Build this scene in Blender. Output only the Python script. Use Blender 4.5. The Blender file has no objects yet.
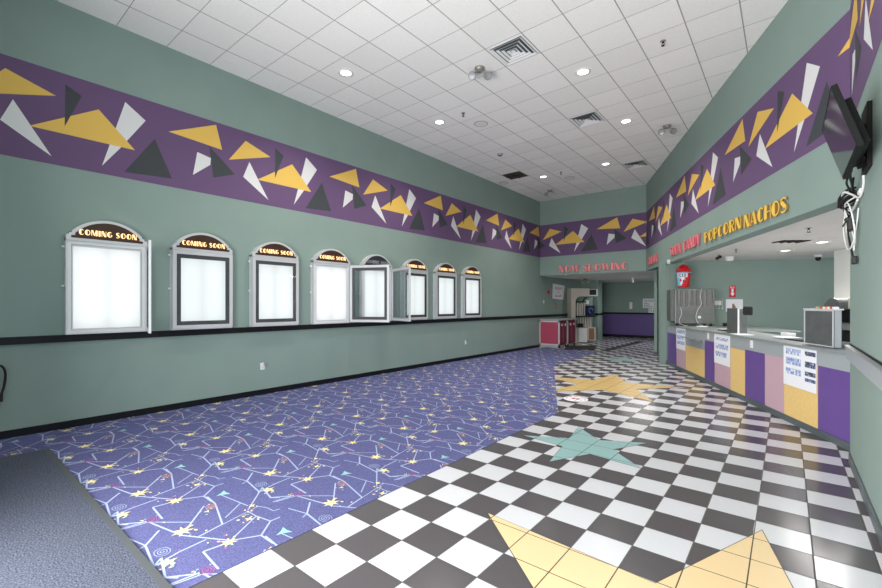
import bpy, bmesh, math, random
from mathutils import Vector, Matrix
random.seed(7)
C = bpy.context.scene.collection
PI = math.pi

# ------------------------------------------------------------------ materials
def rgb(r, g, b):
    f = lambda c: (c/255/12.92) if c/255 <= .04045 else ((c/255+.055)/1.055)**2.4
    return (f(r), f(g), f(b), 1)

def mat(name, col, rough=.6, metal=0, emit=None, es=0, noise=0, nscale=20, bump=0, bscale=200, spec=.5, coat=0):
    m = bpy.data.materials.new(name); m.use_nodes = True
    nt = m.node_tree; b = nt.nodes['Principled BSDF']
    b.inputs['Base Color'].default_value = col
    b.inputs['Roughness'].default_value = rough
    b.inputs['Metallic'].default_value = metal
    b.inputs['Specular IOR Level'].default_value = spec
    if coat: b.inputs['Coat Weight'].default_value = coat
    if emit:
        b.inputs['Emission Color'].default_value = emit
        b.inputs['Emission Strength'].default_value = es
    if noise or bump:
        tc = nt.nodes.new('ShaderNodeTexCoord')
    if noise:
        n = nt.nodes.new('ShaderNodeTexNoise'); n.inputs['Scale'].default_value = nscale
        n.inputs['Detail'].default_value = 5
        nt.links.new(tc.outputs['Object'], n.inputs['Vector'])
        mx = nt.nodes.new('ShaderNodeMix'); mx.data_type = 'RGBA'
        mr = nt.nodes.new('ShaderNodeMapRange'); mr.inputs[1].default_value = .3; mr.inputs[2].default_value = .7
        nt.links.new(n.outputs['Fac'], mr.inputs[0]); nt.links.new(mr.outputs[0], mx.inputs[0])
        mx.inputs[6].default_value = tuple(c*(1-noise) for c in col[:3])+(1,)
        mx.inputs[7].default_value = tuple(min(1, c*(1+noise)) for c in col[:3])+(1,)
        nt.links.new(mx.outputs[2], b.inputs['Base Color'])
    if bump:
        n2 = nt.nodes.new('ShaderNodeTexNoise'); n2.inputs['Scale'].default_value = bscale
        nt.links.new(tc.outputs['Object'], n2.inputs['Vector'])
        bp = nt.nodes.new('ShaderNodeBump'); bp.inputs['Strength'].default_value = bump
        bp.inputs['Distance'].default_value = .01
        nt.links.new(n2.outputs['Fac'], bp.inputs['Height']); nt.links.new(bp.outputs[0], b.inputs['Normal'])
    return m

def math_node(nt, op, a, b=None, c=None):
    n = nt.nodes.new('ShaderNodeMath'); n.operation = op
    for i, v in enumerate((a, b, c)):
        if v is None: continue
        if isinstance(v, (int, float)): n.inputs[i].default_value = v
        else: nt.links.new(v, n.inputs[i])
    return n.outputs[0]

def grid_mat(name, sx, sy, x0, y0, ca, cb, grout, gw, rough, checker=True, vary=0.0, bump=0, groutrough=.7, spec=.5, mott=0.0, gwy=None):
    """tiles on a grid laid from object coordinates"""
    m = bpy.data.materials.new(name); m.use_nodes = True
    nt = m.node_tree; b = nt.nodes['Principled BSDF']
    tc = nt.nodes.new('ShaderNodeTexCoord'); sp = nt.nodes.new('ShaderNodeSeparateXYZ')
    nt.links.new(tc.outputs['Object'], sp.inputs[0])
    u = math_node(nt, 'DIVIDE', math_node(nt, 'SUBTRACT', sp.outputs[0], x0), sx)
    v = math_node(nt, 'DIVIDE', math_node(nt, 'SUBTRACT', sp.outputs[1], y0), sy)
    fu = math_node(nt, 'FLOOR', u); fv = math_node(nt, 'FLOOR', v)
    ru = math_node(nt, 'SUBTRACT', u, fu); rv = math_node(nt, 'SUBTRACT', v, fv)
    du = math_node(nt, 'MULTIPLY', math_node(nt, 'MINIMUM', ru, math_node(nt, 'SUBTRACT', 1, ru)), sx)
    dv = math_node(nt, 'MULTIPLY', math_node(nt, 'MINIMUM', rv, math_node(nt, 'SUBTRACT', 1, rv)), sy)
    d = math_node(nt, 'MINIMUM', du, dv)
    g = math_node(nt, 'MAXIMUM', math_node(nt, 'LESS_THAN', du, gw), math_node(nt, 'LESS_THAN', dv, gw if gwy is None else gwy))
    mx = nt.nodes.new('ShaderNodeMix'); mx.data_type = 'RGBA'
    mx.inputs[6].default_value = ca; mx.inputs[7].default_value = cb
    if checker:
        par = math_node(nt, 'MODULO', math_node(nt, 'ADD', math_node(nt, 'ADD', fu, fv), 1000), 2)
        nt.links.new(par, mx.inputs[0])
    else:
        mx.inputs[0].default_value = 0
    out = mx.outputs[2]
    cv = nt.nodes.new('ShaderNodeCombineXYZ'); nt.links.new(fu, cv.inputs[0]); nt.links.new(fv, cv.inputs[1])
    wn = nt.nodes.new('ShaderNodeTexWhiteNoise'); wn.noise_dimensions = '3D'; nt.links.new(cv.outputs[0], wn.inputs['Vector'])
    k = math_node(nt, 'MULTIPLY_ADD', wn.outputs['Value'], vary, 1-vary/2)
    if mott:
        no = nt.nodes.new('ShaderNodeTexNoise'); no.inputs['Scale'].default_value = 35; no.inputs['Detail'].default_value = 8
        nt.links.new(tc.outputs['Object'], no.inputs['Vector'])
        k = math_node(nt, 'MULTIPLY', k, math_node(nt, 'MULTIPLY_ADD', no.outputs['Fac'], mott, 1-mott/2))
    vm = nt.nodes.new('ShaderNodeVectorMath'); vm.operation = 'SCALE'
    nt.links.new(out, vm.inputs[0]); nt.links.new(k, vm.inputs['Scale'])
    m2 = nt.nodes.new('ShaderNodeMix'); m2.data_type = 'RGBA'
    nt.links.new(g, m2.inputs[0]); nt.links.new(vm.outputs[0], m2.inputs[6]); m2.inputs[7].default_value = grout
    nt.links.new(m2.outputs[2], b.inputs['Base Color'])
    r = math_node(nt, 'MULTIPLY_ADD', g, groutrough-rough, rough); nt.links.new(r, b.inputs['Roughness'])
    b.inputs['Specular IOR Level'].default_value = spec
    if bump:
        bp = nt.nodes.new('ShaderNodeBump'); bp.inputs['Strength'].default_value = bump; bp.inputs['Distance'].default_value = .004
        h = math_node(nt, 'MINIMUM', math_node(nt, 'DIVIDE', d, gw*1.6), 1)
        nt.links.new(h, bp.inputs['Height']); nt.links.new(bp.outputs[0], b.inputs['Normal'])
    return m

def glass_mat(name, tint=(.92, .96, .96, 1), refl=.06):
    m = bpy.data.materials.new(name); m.use_nodes = True
    nt = m.node_tree; nt.nodes.remove(nt.nodes['Principled BSDF'])
    o = nt.nodes['Material Output']
    t = nt.nodes.new('ShaderNodeBsdfTransparent'); t.inputs[0].default_value = tint
    g = nt.nodes.new('ShaderNodeBsdfGlossy'); g.inputs['Roughness'].default_value = .03
    f = nt.nodes.new('ShaderNodeLayerWeight'); f.inputs['Blend'].default_value = .5
    a = math_node(nt, 'MULTIPLY_ADD', math_node(nt, 'POWER', f.outputs['Facing'], 5), .5, refl*.5)
    mx = nt.nodes.new('ShaderNodeMixShader'); nt.links.new(a, mx.inputs[0])
    nt.links.new(t.outputs[0], mx.inputs[1]); nt.links.new(g.outputs[0], mx.inputs[2]); nt.links.new(mx.outputs[0], o.inputs[0])
    return m

TILE = .3048; FX0 = -2.614; FY0 = 2.342
WALLC = rgb(136, 156, 149)
M = dict(
 wall=mat('teal_paint', WALLC, .75, noise=.03, nscale=1.5, bump=.12, bscale=180),
 purple=mat('purple_border', rgb(104, 78, 117), .7),
 yel=mat('border_yellow', rgb(232, 190, 92), .7), wht=mat('border_white', rgb(225, 225, 225), .7), blk=mat('border_black', rgb(62, 66, 70), .7),
 purplewall=mat('purple_paint', rgb(105, 85, 145), .7, noise=.05, nscale=2),
 black=mat('black_vinyl', rgb(14, 16, 24), .5, spec=.3), kick=mat('grey_vinyl_base', rgb(82, 92, 96), .35),
 ceil=grid_mat('acoustic_tile', .6096, .6096, -2.90, 5.345, rgb(246, 244, 241), rgb(246, 244, 241), rgb(158, 156, 154), .0075, .9, False, .07, mott=.16, gwy=.0045),
 soff=mat('soffit_paint', rgb(232, 230, 227), .9, noise=.03, nscale=3), 
 tile=grid_mat('checker_tile', TILE, TILE, FX0, FY0, rgb(216, 216, 221), rgb(86, 82, 85), rgb(85, 82, 80), .0035, .2, True, .05, .25, mott=.08),
 tbeige=grid_mat('beige_tile', TILE, TILE, FX0, FY0, rgb(234, 205, 158), rgb(234, 205, 158), rgb(70, 62, 55), .0035, .3, False, .03, mott=.08),
 tgold=grid_mat('gold_tile', TILE, TILE, FX0, FY0, rgb(224, 190, 124), rgb(224, 190, 124), rgb(90, 78, 55), .0035, .3, False, .05, mott=.1),
 tteal=grid_mat('teal_tile', TILE, TILE, FX0, FY0, rgb(148, 186, 186), rgb(148, 186, 186), rgb(60, 72, 72), .0035, .3, False, .03, mott=.08),
 grout=mat('dark_grout', rgb(60, 56, 54), .8),
 carpet=mat('carpet_blue', rgb(98, 100, 146), .95, noise=.4, nscale=150, bump=.5, bscale=600, spec=.1),
 cline=mat('carpet_line', rgb(168, 180, 212), .95, spec=.1), cyel=mat('carpet_yellow', rgb(242, 224, 160), .95, spec=.1),
 cteal=mat('carpet_teal', rgb(145, 195, 195), .95, spec=.1), cpink=mat('carpet_pink', rgb(168, 98, 158), .95, spec=.1), cor=mat('carpet_orange', rgb(196, 152, 142), .95, spec=.1),
 mat=mat('entry_mat_grey', rgb(84, 89, 104), .95, noise=.8, nscale=110, bump=.6, bscale=300, spec=.1),
 matedge=mat('mat_rubber', rgb(72, 76, 80), .7),
 alu=mat('brushed_aluminium', rgb(214, 215, 218), .4, .25), alud=mat('aluminium_grey', rgb(160, 162, 165), .4, .3),  # second aluminium is simply a darker grey
 whitemet=mat('white_enamel', rgb(225, 228, 230), .4), blackmat=mat('black_mat_board', rgb(70, 72, 76), .6),
 steel=mat('stainless_steel', rgb(120, 120, 118), .32, .7, noise=.12, nscale=8), steeld=mat('stainless_dark', rgb(106, 110, 110), .4, .35, noise=.15, nscale=6),
 archdark=mat('sign_dark', rgb(50, 36, 30), .4, emit=rgb(150, 70, 20), es=.05), archoff=mat('sign_unlit', rgb(42, 48, 54), .4),  # dark sign panel: the letters' orange glow painted in as faint emission
 glow=mat('sign_letter_glow', rgb(255, 200, 120), .5, emit=rgb(255, 214, 160), es=1.25), letoff=mat('sign_letter_unlit', rgb(150, 156, 160), .5),
 glass=glass_mat('clear_glass', (.97, .98, .98, 1)), glassg=glass_mat('hazy_glass', (.72, .78, .78, 1), .08),
 pinkf=mat('pink_letter_face', rgb(240, 140, 145), .5), pinks=mat('pink_letter_side', rgb(208, 98, 108), .5),
 yelf=mat('yellow_letter_face', rgb(246, 204, 90), .5), yels=mat('yellow_letter_side', rgb(160, 118, 50), .5),
 lpurple=mat('laminate_purple', rgb(102, 74, 146), .4, noise=.04, nscale=6), lyel=mat('laminate_yellow', rgb(232, 198, 128), .4, noise=.06, nscale=25),
 lpink=mat('laminate_pink', rgb(196, 164, 178), .4), lgrey=mat('laminate_grey', rgb(158, 166, 170), .4, noise=.03, nscale=30),
 ctop=mat('counter_top_grey', rgb(140, 146, 148), .35, noise=.05, nscale=20),
 paper=mat('paper_white', rgb(236, 238, 244), .6), inkl=mat('print_pale_blue', rgb(176, 190, 224), .6), ink=mat('print_blue', rgb(118, 136, 190), .6), inkd=mat('print_dark', rgb(84, 92, 112), .6),
 redsign=mat('sign_red', rgb(205, 28, 48), .4), redink=mat('print_red', rgb(200, 80, 95), .6), white=mat('white_plastic', rgb(235, 235, 235), .4),
 redpanel=mat('red_laminate', rgb(176, 72, 98), .5), redd=mat('maroon_laminate', rgb(130, 18, 44), .4),
 tvblack=mat('tv_plastic', rgb(12, 12, 14), .6, spec=.25), screen=mat('tv_screen_glass', rgb(70, 70, 72), .06, .75),
 cablew=mat('white_cable', rgb(225, 225, 225), .5), cableb=mat('black_cable', rgb(18, 18, 20), .5),
 cupred=mat('cup_red', rgb(205, 18, 32), .3), cupblue=mat('cup_blue', rgb(120, 190, 230), .4), navy=mat('cup_navy', rgb(52, 60, 130), .4),
 beige=mat('beige_plastic', rgb(205, 196, 184), .5), dark=mat('dark_opening', rgb(30, 30, 32), .8), brown=mat('brown_void', rgb(70, 58, 46), .9),
 doorg=mat('door_slate', rgb(24, 32, 34), .6), frp=mat('white_glazed_wall', rgb(238, 238, 234), .3, noise=.02, nscale=8),
 purpd=mat('door_purple_glass', rgb(120, 110, 135), .3, .3), bluebox=mat('navy_box', rgb(20, 32, 70), .5), lblue=mat('pale_blue_print', rgb(90, 130, 190), .5),
 led=mat('lamp_lens', rgb(255, 255, 255), .4, emit=(1, .98, .94, 1), es=6), housing=mat('lamp_housing', rgb(150, 148, 142), .35, .4),
 btn1=mat('button_red', rgb(220, 70, 60), .4), btn2=mat('button_green', rgb(90, 200, 140), .4), btn3=mat('button_amber', rgb(240, 170, 110), .4),
 tube=mat('tube_cream', rgb(196, 190, 182), .4), wood=mat('wood_print', rgb(150, 110, 84), .6),
)
# backlit poster panel: two tubes behind a white diffuser
def panel_mat():
    m = bpy.data.materials.new('backlit_panel'); m.use_nodes = True
    nt = m.node_tree; b = nt.nodes['Principled BSDF']; b.inputs['Base Color'].default_value = rgb(120, 122, 124)
    tc = nt.nodes.new('ShaderNodeTexCoord'); sp = nt.nodes.new('ShaderNodeSeparateXYZ'); nt.links.new(tc.outputs['Object'], sp.inputs[0])
    # brighter over the two vertical tubes (x = +-0.17), softer towards the rim
    ax = math_node(nt, 'ABSOLUTE', sp.outputs[0])
    dd = math_node(nt, 'ABSOLUTE', math_node(nt, 'SUBTRACT', ax, .17))
    k = math_node(nt, 'SUBTRACT', .95, math_node(nt, 'MULTIPLY', math_node(nt, 'POWER', dd, 2), 4))
    az = math_node(nt, 'ABSOLUTE', math_node(nt, 'SUBTRACT', sp.outputs[2], .61))
    k2 = math_node(nt, 'SUBTRACT', 1, math_node(nt, 'MULTIPLY', math_node(nt, 'POWER', math_node(nt, 'DIVIDE', az, .55), 6), .3))
    nt.links.new(math_node(nt, 'MULTIPLY', k, k2), b.inputs['Emission Strength'])
    b.inputs['Emission Color'].default_value = rgb(240, 245, 245)
    return m
M['panel'] = panel_mat()

# ------------------------------------------------------------------ mesh builder
class MB:
    def __init__(s): s.v = []; s.f = []; s.m = []; s.mats = []; s.sm = []
    def mi(s, m):
        m = M[m]
        if m not in s.mats: s.mats.append(m)
        return s.mats.index(m)
    def face(s, pts, m, smooth=False):
        b = len(s.v); s.v += [tuple(p) for p in pts]; s.f.append(list(range(b, b+len(pts)))); s.m.append(s.mi(m)); s.sm.append(smooth)
    def raw(s, vs, fs, m, smooth=False):
        b = len(s.v); s.v += [tuple(p) for p in vs]; k = s.mi(m)
        for f in fs: s.f.append([b+i for i in f]); s.m.append(k); s.sm.append(smooth)
    def box(s, x0, x1, y0, y1, z0, z1, m):
        vs = [(x, y, z) for z in (z0, z1) for y in (y0, y1) for x in (x0, x1)]
        s.raw(vs, [(0, 2, 3, 1), (4, 5, 7, 6), (0, 1, 5, 4), (2, 6, 7, 3), (0, 4, 6, 2), (1, 3, 7, 5)], m); return s
    def rbox(s, x0, x1, y0, y1, z0, z1, m, r=.01):
        bm = bmesh.new(); bmesh.ops.create_cube(bm, size=1)
        for v in bm.verts: v.co = Vector(((x0+x1)/2+v.co.x*(x1-x0), (y0+y1)/2+v.co.y*(y1-y0), (z0+z1)/2+v.co.z*(z1-z0)))
        bmesh.ops.bevel(bm, geom=list(bm.edges), offset=r, segments=2, affect='EDGES', profile=.5)
        s.raw([v.co[:] for v in bm.verts], [[v.index for v in f.verts] for f in bm.faces], m); bm.free(); return s
    def prism(s, poly, O, R, U, N, d0, d1, m, side=None):
        """2D polygon in plane (O,R,U) extruded along N from d0 to d1"""
        O, R, U, N = map(Vector, (O, R, U, N))
        a = [O+R*p[0]+U*p[1]+N*d0 for p in poly]; b = [O+R*p[0]+U*p[1]+N*d1 for p in poly]; n = len(poly)
        s.raw(b, [list(range(n))], m)
        s.raw(a, [list(range(n))[::-1]], side or m)
        s.raw(a+b, [(i, (i+1) % n, n+(i+1) % n, n+i) for i in range(n)], side or m); return s
    def flat(s, poly, O, R, U, N, d, m):
        O, R, U, N = map(Vector, (O, R, U, N)); s.face([O+R*p[0]+U*p[1]+N*d for p in poly], m); return s
    def frame(s, x0, x1, z0, z1, w, y0, y1, m):
        s.box(x0, x0+w, y0, y1, z0, z1, m); s.box(x1-w, x1, y0, y1, z0, z1, m)
        s.box(x0+w, x1-w, y0, y1, z0, z0+w, m); s.box(x0+w, x1-w, y0, y1, z1-w, z1, m); return s
    def rev(s, prof, c, m, seg=24, axis=(0, 0, 1), smooth=True):
        ax = Vector(axis).normalized(); q = ax.to_track_quat('Z', 'Y'); c = Vector(c); n = len(prof)
        vs = []
        for k in range(seg):
            a = 2*PI*k/seg
            for r, h in prof: vs.append(c+q @ Vector((r*math.cos(a), r*math.sin(a), h)))
        fs = [(k*n+i, ((k+1) % seg)*n+i, ((k+1) % seg)*n+i+1, k*n+i+1) for k in range(seg) for i in range(n-1)]
        s.raw(vs, fs, m, smooth); return s
    def cyl(s, p0, p1, r, m, seg=16, r1=None):
        p0, p1 = Vector(p0), Vector(p1); L = (p1-p0).length
        return s.rev([(0, 0), (r, 0), (r if r1 is None else r1, L), (0, L)], p0, m, seg, p1-p0, False)
    def ball(s, c, r, m, seg=16):
        return s.rev([(r*math.sin(PI*i/8), -r*math.cos(PI*i/8)) for i in range(9)], c, m, seg)
    def tube(s, pts, r, m, seg=8):
        P = [Vector(p) for p in pts]; vs = []; up = Vector((.13, .21, .97)); n = len(P)
        for i, p in enumerate(P):
            t = (P[min(i+1, n-1)]-P[max(i-1, 0)]).normalized(); a = t.cross(up)
            if a.length < .1: a = t.cross(Vector((1, 0, 0)))
            a.normalize(); b = t.cross(a)
            vs += [p+a*(r*math.cos(2*PI*k/seg))+b*(r*math.sin(2*PI*k/seg)) for k in range(seg)]
        fs = [(i*seg+k, i*seg+(k+1) % seg, (i+1)*seg+(k+1) % seg, (i+1)*seg+k) for i in range(n-1) for k in range(seg)]
        fs += [list(range(seg))[::-1], [(n-1)*seg+k for k in range(seg)]]
        s.raw(vs, fs, m, True); return s
    def build(s, name, parent=None, loc=None, rotz=0):
        me = bpy.data.meshes.new(name); me.from_pydata(s.v, [], s.f)
        for m in s.mats: me.materials.append(m)
        for p, k, q in zip(me.polygons, s.m, s.sm): p.material_index = k; p.use_smooth = q
        bm = bmesh.new(); bm.from_mesh(me); bmesh.ops.recalc_face_normals(bm, faces=bm.faces) if len(s.f) < 3000 else None
        bm.to_mesh(me); bm.free()
        o = bpy.data.objects.new(name, me); C.objects.link(o)
        if parent: o.parent = parent
        if loc: o.location = loc
        o.rotation_euler.z = rotz
        return o

def struct(o): o['kind'] = 'structure'; return o
def tag(o, label, cat, group=None):
    o['label'] = label; o['category'] = cat
    if group: o['group'] = group
    return o
def thing(name, label, cat, loc=(0, 0, 0), rotz=0, group=None):
    o = bpy.data.objects.new(name, None); C.objects.link(o); o.empty_display_size = .1
    o.location = loc; o.rotation_euler.z = rotz
    return tag(o, label, cat, group)
def rebase(root, loc, rotz):
    """give a thing whose parts were built in room coordinates its own origin and heading"""
    old = Matrix.Translation(root.location) @ Matrix.Rotation(root.rotation_euler.z, 4, 'Z')
    new = Matrix.Translation(Vector(loc)) @ Matrix.Rotation(rotz, 4, 'Z'); T = new.inverted() @ old
    def go(o):
        for c in o.children:
            if c.data: c.data.transform(T)
            go(c)
    if root.data: root.data.transform(T)
    go(root); root.location = loc; root.rotation_euler.z = rotz
def copy_tree(o, parent=None):
    c = o.copy(); C.objects.link(c)
    if parent: c.parent = parent
    for ch in list(o.children): copy_tree(ch, c)
    return c
def spline(pts, n=8):
    P = [Vector(p) for p in pts]; P = [P[0]]+P+[P[-1]]; out = []
    for i in range(1, len(P)-2):
        for k in range(n):
            t = k/n; a, b, c, d = P[i-1:i+3]
            out.append(.5*((2*b)+(c-a)*t+(2*a-5*b+4*c-d)*t*t+(3*b-3*c+d-a)*t**3))
    out.append(P[-2]); return out

# ------------------------------------------------------------------ geometry of the room
XL = -7.14; ZC = 5.42; YB = 14.6; XN = .49; YN = 5.853
BZ0, BZ1 = 3.345, 4.53
HC = Vector((XN, YN, 0)); HE = Vector((-3.47, YB, 0)); HU = (HE-HC).normalized(); HN = Vector((-HU.y, HU.x, 0))
if HN.x > 0: HN = -HN
HL = (HE-HC).length
Z = Vector((0, 0, 1))

# pattern of the wallpaper border: (u, z) with u in metres from the unit's start
UNIT = [('wht', .003, [(.682, 4.029), (.575, 3.75), (1.025, 3.441)]),
 ('wht', .003, [(1.787, 4.406), (2.029, 4.226), (1.725, 3.739), (1.529, 3.454)]),
 ('wht', .003, [(2.718, 3.969), (2.92, 3.927), (2.91, 3.816), (2.655, 3.597)]),
 ('blk', .0035, [(2.143, 4.002), (1.775, 3.43), (2.364, 3.47)]),
 ('blk', .0035, [(2.895, 4.11), (3.298, 3.756), (2.957, 3.625)]),
 ('yel', .004, [(.617, 4.373), (1.067, 4.216), (.333, 3.975)]),
 ('yel', .004, [(.819, 3.758), (1.493, 4.197), (1.902, 3.765)]),
 ('yel', .004, [(2.319, 4.162), (2.999, 4.486), (3.094, 4.107)]),
 ('blk', .005, [(1.155, 4.398), (1.316, 4.307), (1.148, 3.856)])]
UNIT = [(m, d, [(p[0]-.617, p[1]) for p in poly]) for m, d, poly in UNIT]
PER = 2.865
def clip(poly, ax, lim, keep_less):
    out = []
    for i in range(len(poly)):
        a, b = poly[i], poly[(i+1) % len(poly)]
        ia = (a[ax] <= lim) == keep_less; ib = (b[ax] <= lim) == keep_less
        if ia: out.append(a)
        if ia != ib:
            t = (lim-a[ax])/(b[ax]-a[ax]); out.append(tuple(a[k]+(b[k]-a[k])*t for k in range(2)))
    return out
def band(mb, O, R, N, L, phase, sc=1.0):
    """border along R from O, length L; phase = distance of a unit's start from O"""
    mb.flat([(0, BZ0), (L, BZ0), (L, BZ1), (0, BZ1)], O, R, Z, N, .0015, 'purple')
    k0 = int((0-phase)//(PER*sc))-1
    for k in range(k0, k0+int(L/PER)+4):
        for m, d, poly in UNIT:
            q = [((p[0]+k*PER)*sc+phase, p[1]) for p in poly]
            q = clip(q, 0, 0, False); q = clip(q, 0, L, True) if q else q
            if len(q) > 2: mb.flat(q, O, R, Z, N, d, m)

# left wall
b = MB(); b.box(XL-.15, XL, -3, 21.75, 0, ZC+.1, 'wall'); band(b, (XL, -3, 0), (0, 1, 0), (1, 0, 0), YB+3, 3+.617); struct(b.build('wall_left'))
# wall above the hallway opening
b = MB(); b.box(XL, -3.3, YB, YB+.18, 2.66, ZC+.1, 'wall'); band(b, (XL, YB, 0), (1, 0, 0), (0, -1, 0), -3.47-XL, .396); struct(b.build('wall_back'))
# slanted header above the counter
b = MB(); OH = HE
b.prism([(0, 2.66), (HL, 2.66), (HL, ZC+.1), (0, ZC+.1)], HE, -HU, Z, HN, -.22, 0, 'wall')
band(b, HE, -HU, HN, HL, HL-7.897-.09, 1.05); struct(b.build('wall_header'))
# near right wall
b = MB(); b.box(XN, XN+.15, -1.5, YN, 0, ZC+.1, 'wall'); band(b, (XN, YN, 0), (0, -1, 0), (-1, 0, 0), YN-3.5, -7.987, 1.05); struct(b.build('wall_right'))
# front wall behind the camera, unseen, added to block light around the entrance opening
b = MB(); b.box(XL, -4.6, -1.65, -1.5, 0, ZC+.1, 'wall'); b.box(-4.6, XN+.15, -1.65, -1.5, 3.4, ZC+.1, 'wall'); struct(b.build('wall_front'))
b = MB()
for x in (-4.6, -3.6, -2.6, -1.6, -.6, .40): b.box(x, x+.07, -1.62, -1.54, 0, 3.4, 'alud')
b.box(-4.6, .47, -1.62, -1.54, 3.33, 3.4, 'alud'); b.box(-4.6, .47, -1.62, -1.54, 2.2, 2.27, 'alud'); struct(b.build('window_1'))
# floor, ceilings
struct(MB().box(-7.3, 6, -3, 22, -.1, 0, 'tile').build('floor'))
b = MB(); b.prism([(XL-.15, -3), (XN+.15, -3), (XN+.15, YN), (-3.30, YB+.18), (XL-.15, YB+.18)], (0, 0, ZC), (1, 0, 0), (0, 1, 0), Z, 0, .1, 'ceil'); struct(b.build('ceiling'))
struct(MB().box(XL, 1.2, YB+.18, 21.75, 2.655, 2.75, 'soff').build('ceiling_hall'))
b = MB(); e0 = HC-HN*.22; e1 = HE-HN*.22
b.prism([(e0.x+.0, e0.y), (e1.x, e1.y), (e1.x+.3, 16.3), (5.5, 16.3), (5.5, 4), (.7, 4)], (0, 0, 2.72), (1, 0, 0), (0, 1, 0), Z, 0, .1, 'soff'); struct(b.build('ceiling_concession'))
# hallway end wall, purple below
b = MB(); b.box(XL, 0, 21.6, 21.75, 0, 2.66, 'wall'); b.box(XL, 0, 21.59, 21.6, .12, 1.12, 'purplewall'); struct(b.build('wall_hall'))
struct(MB().box(XL, 0, 21.56, 21.6, 1.12, 1.2, 'black').build('trim_3'))
struct(MB().box(XL, 0, 21.57, 21.6, 0, .12, 'black').build('baseboard_hall'))
# pillar at left of the hallway
b = MB(); b.box(XL, -6.42, 18.75, 19.3, 0, 2.66, 'wall'); b.box(XL, -6.40, 18.73, 19.32, 1.12, 1.2, 'black'); struct(b.build('wall_pillar'))
# left wall trims
b = MB(); b.box(XL, XL+.035, -3, 18.75, 1.108, 1.198, 'black'); struct(b.build('trim_1'))
b = MB(); b.box(XL, XL+.015, -3, 14.5, 0, .095, 'black'); b.box(XL, XL+.015, 16, 18.75, 0, .095, 'black'); struct(b.build('baseboard_left'))
# near right wall trims: steel ledge, black strip painting the shade gap above it, base
b = MB(); b.box(XN-.035, XN, 2.5, YN-.01, 1.05, 1.17, 'lgrey'); b.box(XN-.045, XN, 2.5, YN-.01, 1.17, 1.182, 'alud'); b.box(XN-.006, XN, 2.5, YN-.01, 1.182, 1.20, 'black'); struct(b.build('trim_2'))
b = MB(); b.box(XN-.012, XN, 2.5, YN, 0, .11, 'kick'); struct(b.build('baseboard_right'))

# stub wall at the counter's far end with the recessed side door, up to the hallway corner
CA = Vector((.53, 6.345, 0)); CU = Vector((-.438, .899, 0)).normalized(); CN = Vector((-CU.y, CU.x, 0))
if CN.x > 0: CN = -CN
def cpt(q, o=0): return CA+CU*q-CN*o
b = MB()
b.prism([(6.79, 0), (7.08, 0), (7.08, 2.72), (6.79, 2.72)], CA, CU, Z, CN, -.2, 0, 'wall')
b.prism([(6.79, 0), (7.08, 0), (7.08, .1), (6.79, .1)], CA, CU, Z, CN, 0, .012, 'kick')
b.box(-3.24, -3.15, YB+.0, YB+.3, 0, 2.66, 'wall'); b.box(-3.24, -3.15, YB+.3, 21.6, 0, 2.66, 'wall'); b.box(-3.25, -3.14, YB-.012, YB, 0, .1, 'kick')
struct(b.build('wall_side'))
D0 = cpt(7.08, .16); D1 = Vector((-3.14, YB+.15, 0)); DU = (D1-D0).normalized(); DN = Vector((-DU.y, DU.x, 0)); DN = DN if DN.x < 0 else -DN; DL = (D1-D0).length
b = MB(); b.prism([(0, .01), (DL, .01), (DL, 2.5), (0, 2.5)], D0, DU, Z, DN, -.05, 0, 'doorg'); d = struct(b.build('door_1'))  # near-black slab also stands in for the dark beyond the opening
struct(MB().prism([(0, 2.5), (DL, 2.5), (DL, 2.72), (0, 2.72)], D0, DU, Z, DN, -.12, .02, 'wall').build('trim_5'))
kb = MB(); kp = D0+DU*.12+Z*1.05; kb.cyl(kp, kp+DN*.08, .012, 'dark'); kb.ball(kp+DN*.09, .035, 'dark'); kb.build('door_handle', d)
# concession end wall, white tiled wall
W0 = Vector((-2.62, 12.46, 0)); WV = Vector((.905, .425, 0)).normalized(); WN = Vector((WV.y, -WV.x, 0))
b = MB(); b.prism([(0, 0), (3.6, 0), (3.6, 2.72), (0, 2.72)], W0, WV, Z, WN, -.15, 0, 'wall')
P2 = W0+WV*3.6; V2 = (Vector((1.6, 13.6, 0))-P2).normalized(); N2 = Vector((V2.y, -V2.x, 0))
b.prism([(0, 0), (2.5, 0), (2.5, 2.72), (0, 2.72)], P2, V2, Z, N2, -.15, 0, 'wall'); struct(b.build('wall_concession'))
b = MB(); PW = Vector((.778, 12.235, 0)); b.prism([(0, 0), (6.2, 0), (6.2, 2.72), (0, 2.72)], PW, -HU, Z, HN, -.2, 0, 'frp'); struct(b.build('wall_tiled'))
# dark tile line across the hallway floor
struct(MB().box(-4.98, -4.70, 14.75, 19.5, 0, .0015, 'dark').build('trim_4'))

# ------------------------------------------------------------------ carpet with its woven pattern
CP = [(XL, -1.49), (-2.587, -1.49), (-2.587, 5.87), (-4.65, 10.3), (-4.87, 14.45), (XL, 14.3)]
def inside_clip(poly, CP):
    out = poly
    n = len(CP)
    for i in range(n):
        a, c = CP[i], CP[(i+1) % n]; nx, ny = -(c[1]-a[1]), c[0]-a[0]
        if not out: return out
        new = []
        for k in range(len(out)):
            p, q = out[k], out[(k+1) % len(out)]
            dp = (p[0]-a[0])*nx+(p[1]-a[1])*ny; dq = (q[0]-a[0])*nx+(q[1]-a[1])*ny
            if dp >= 0: new.append(p)
            if (dp >= 0) != (dq >= 0):
                t = dp/(dp-dq); new.append((p[0]+(q[0]-p[0])*t, p[1]+(q[1]-p[1])*t))
        out = new
    return out
CPARTS = [[(XL, -3), (-2.587, -3), (-2.587, 5.87), (-4.65, 10.3), (XL, 10.3)], [(XL, 10.3), (-4.65, 10.3), (-4.87, 14.45), (XL, 14.3)]]
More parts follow.
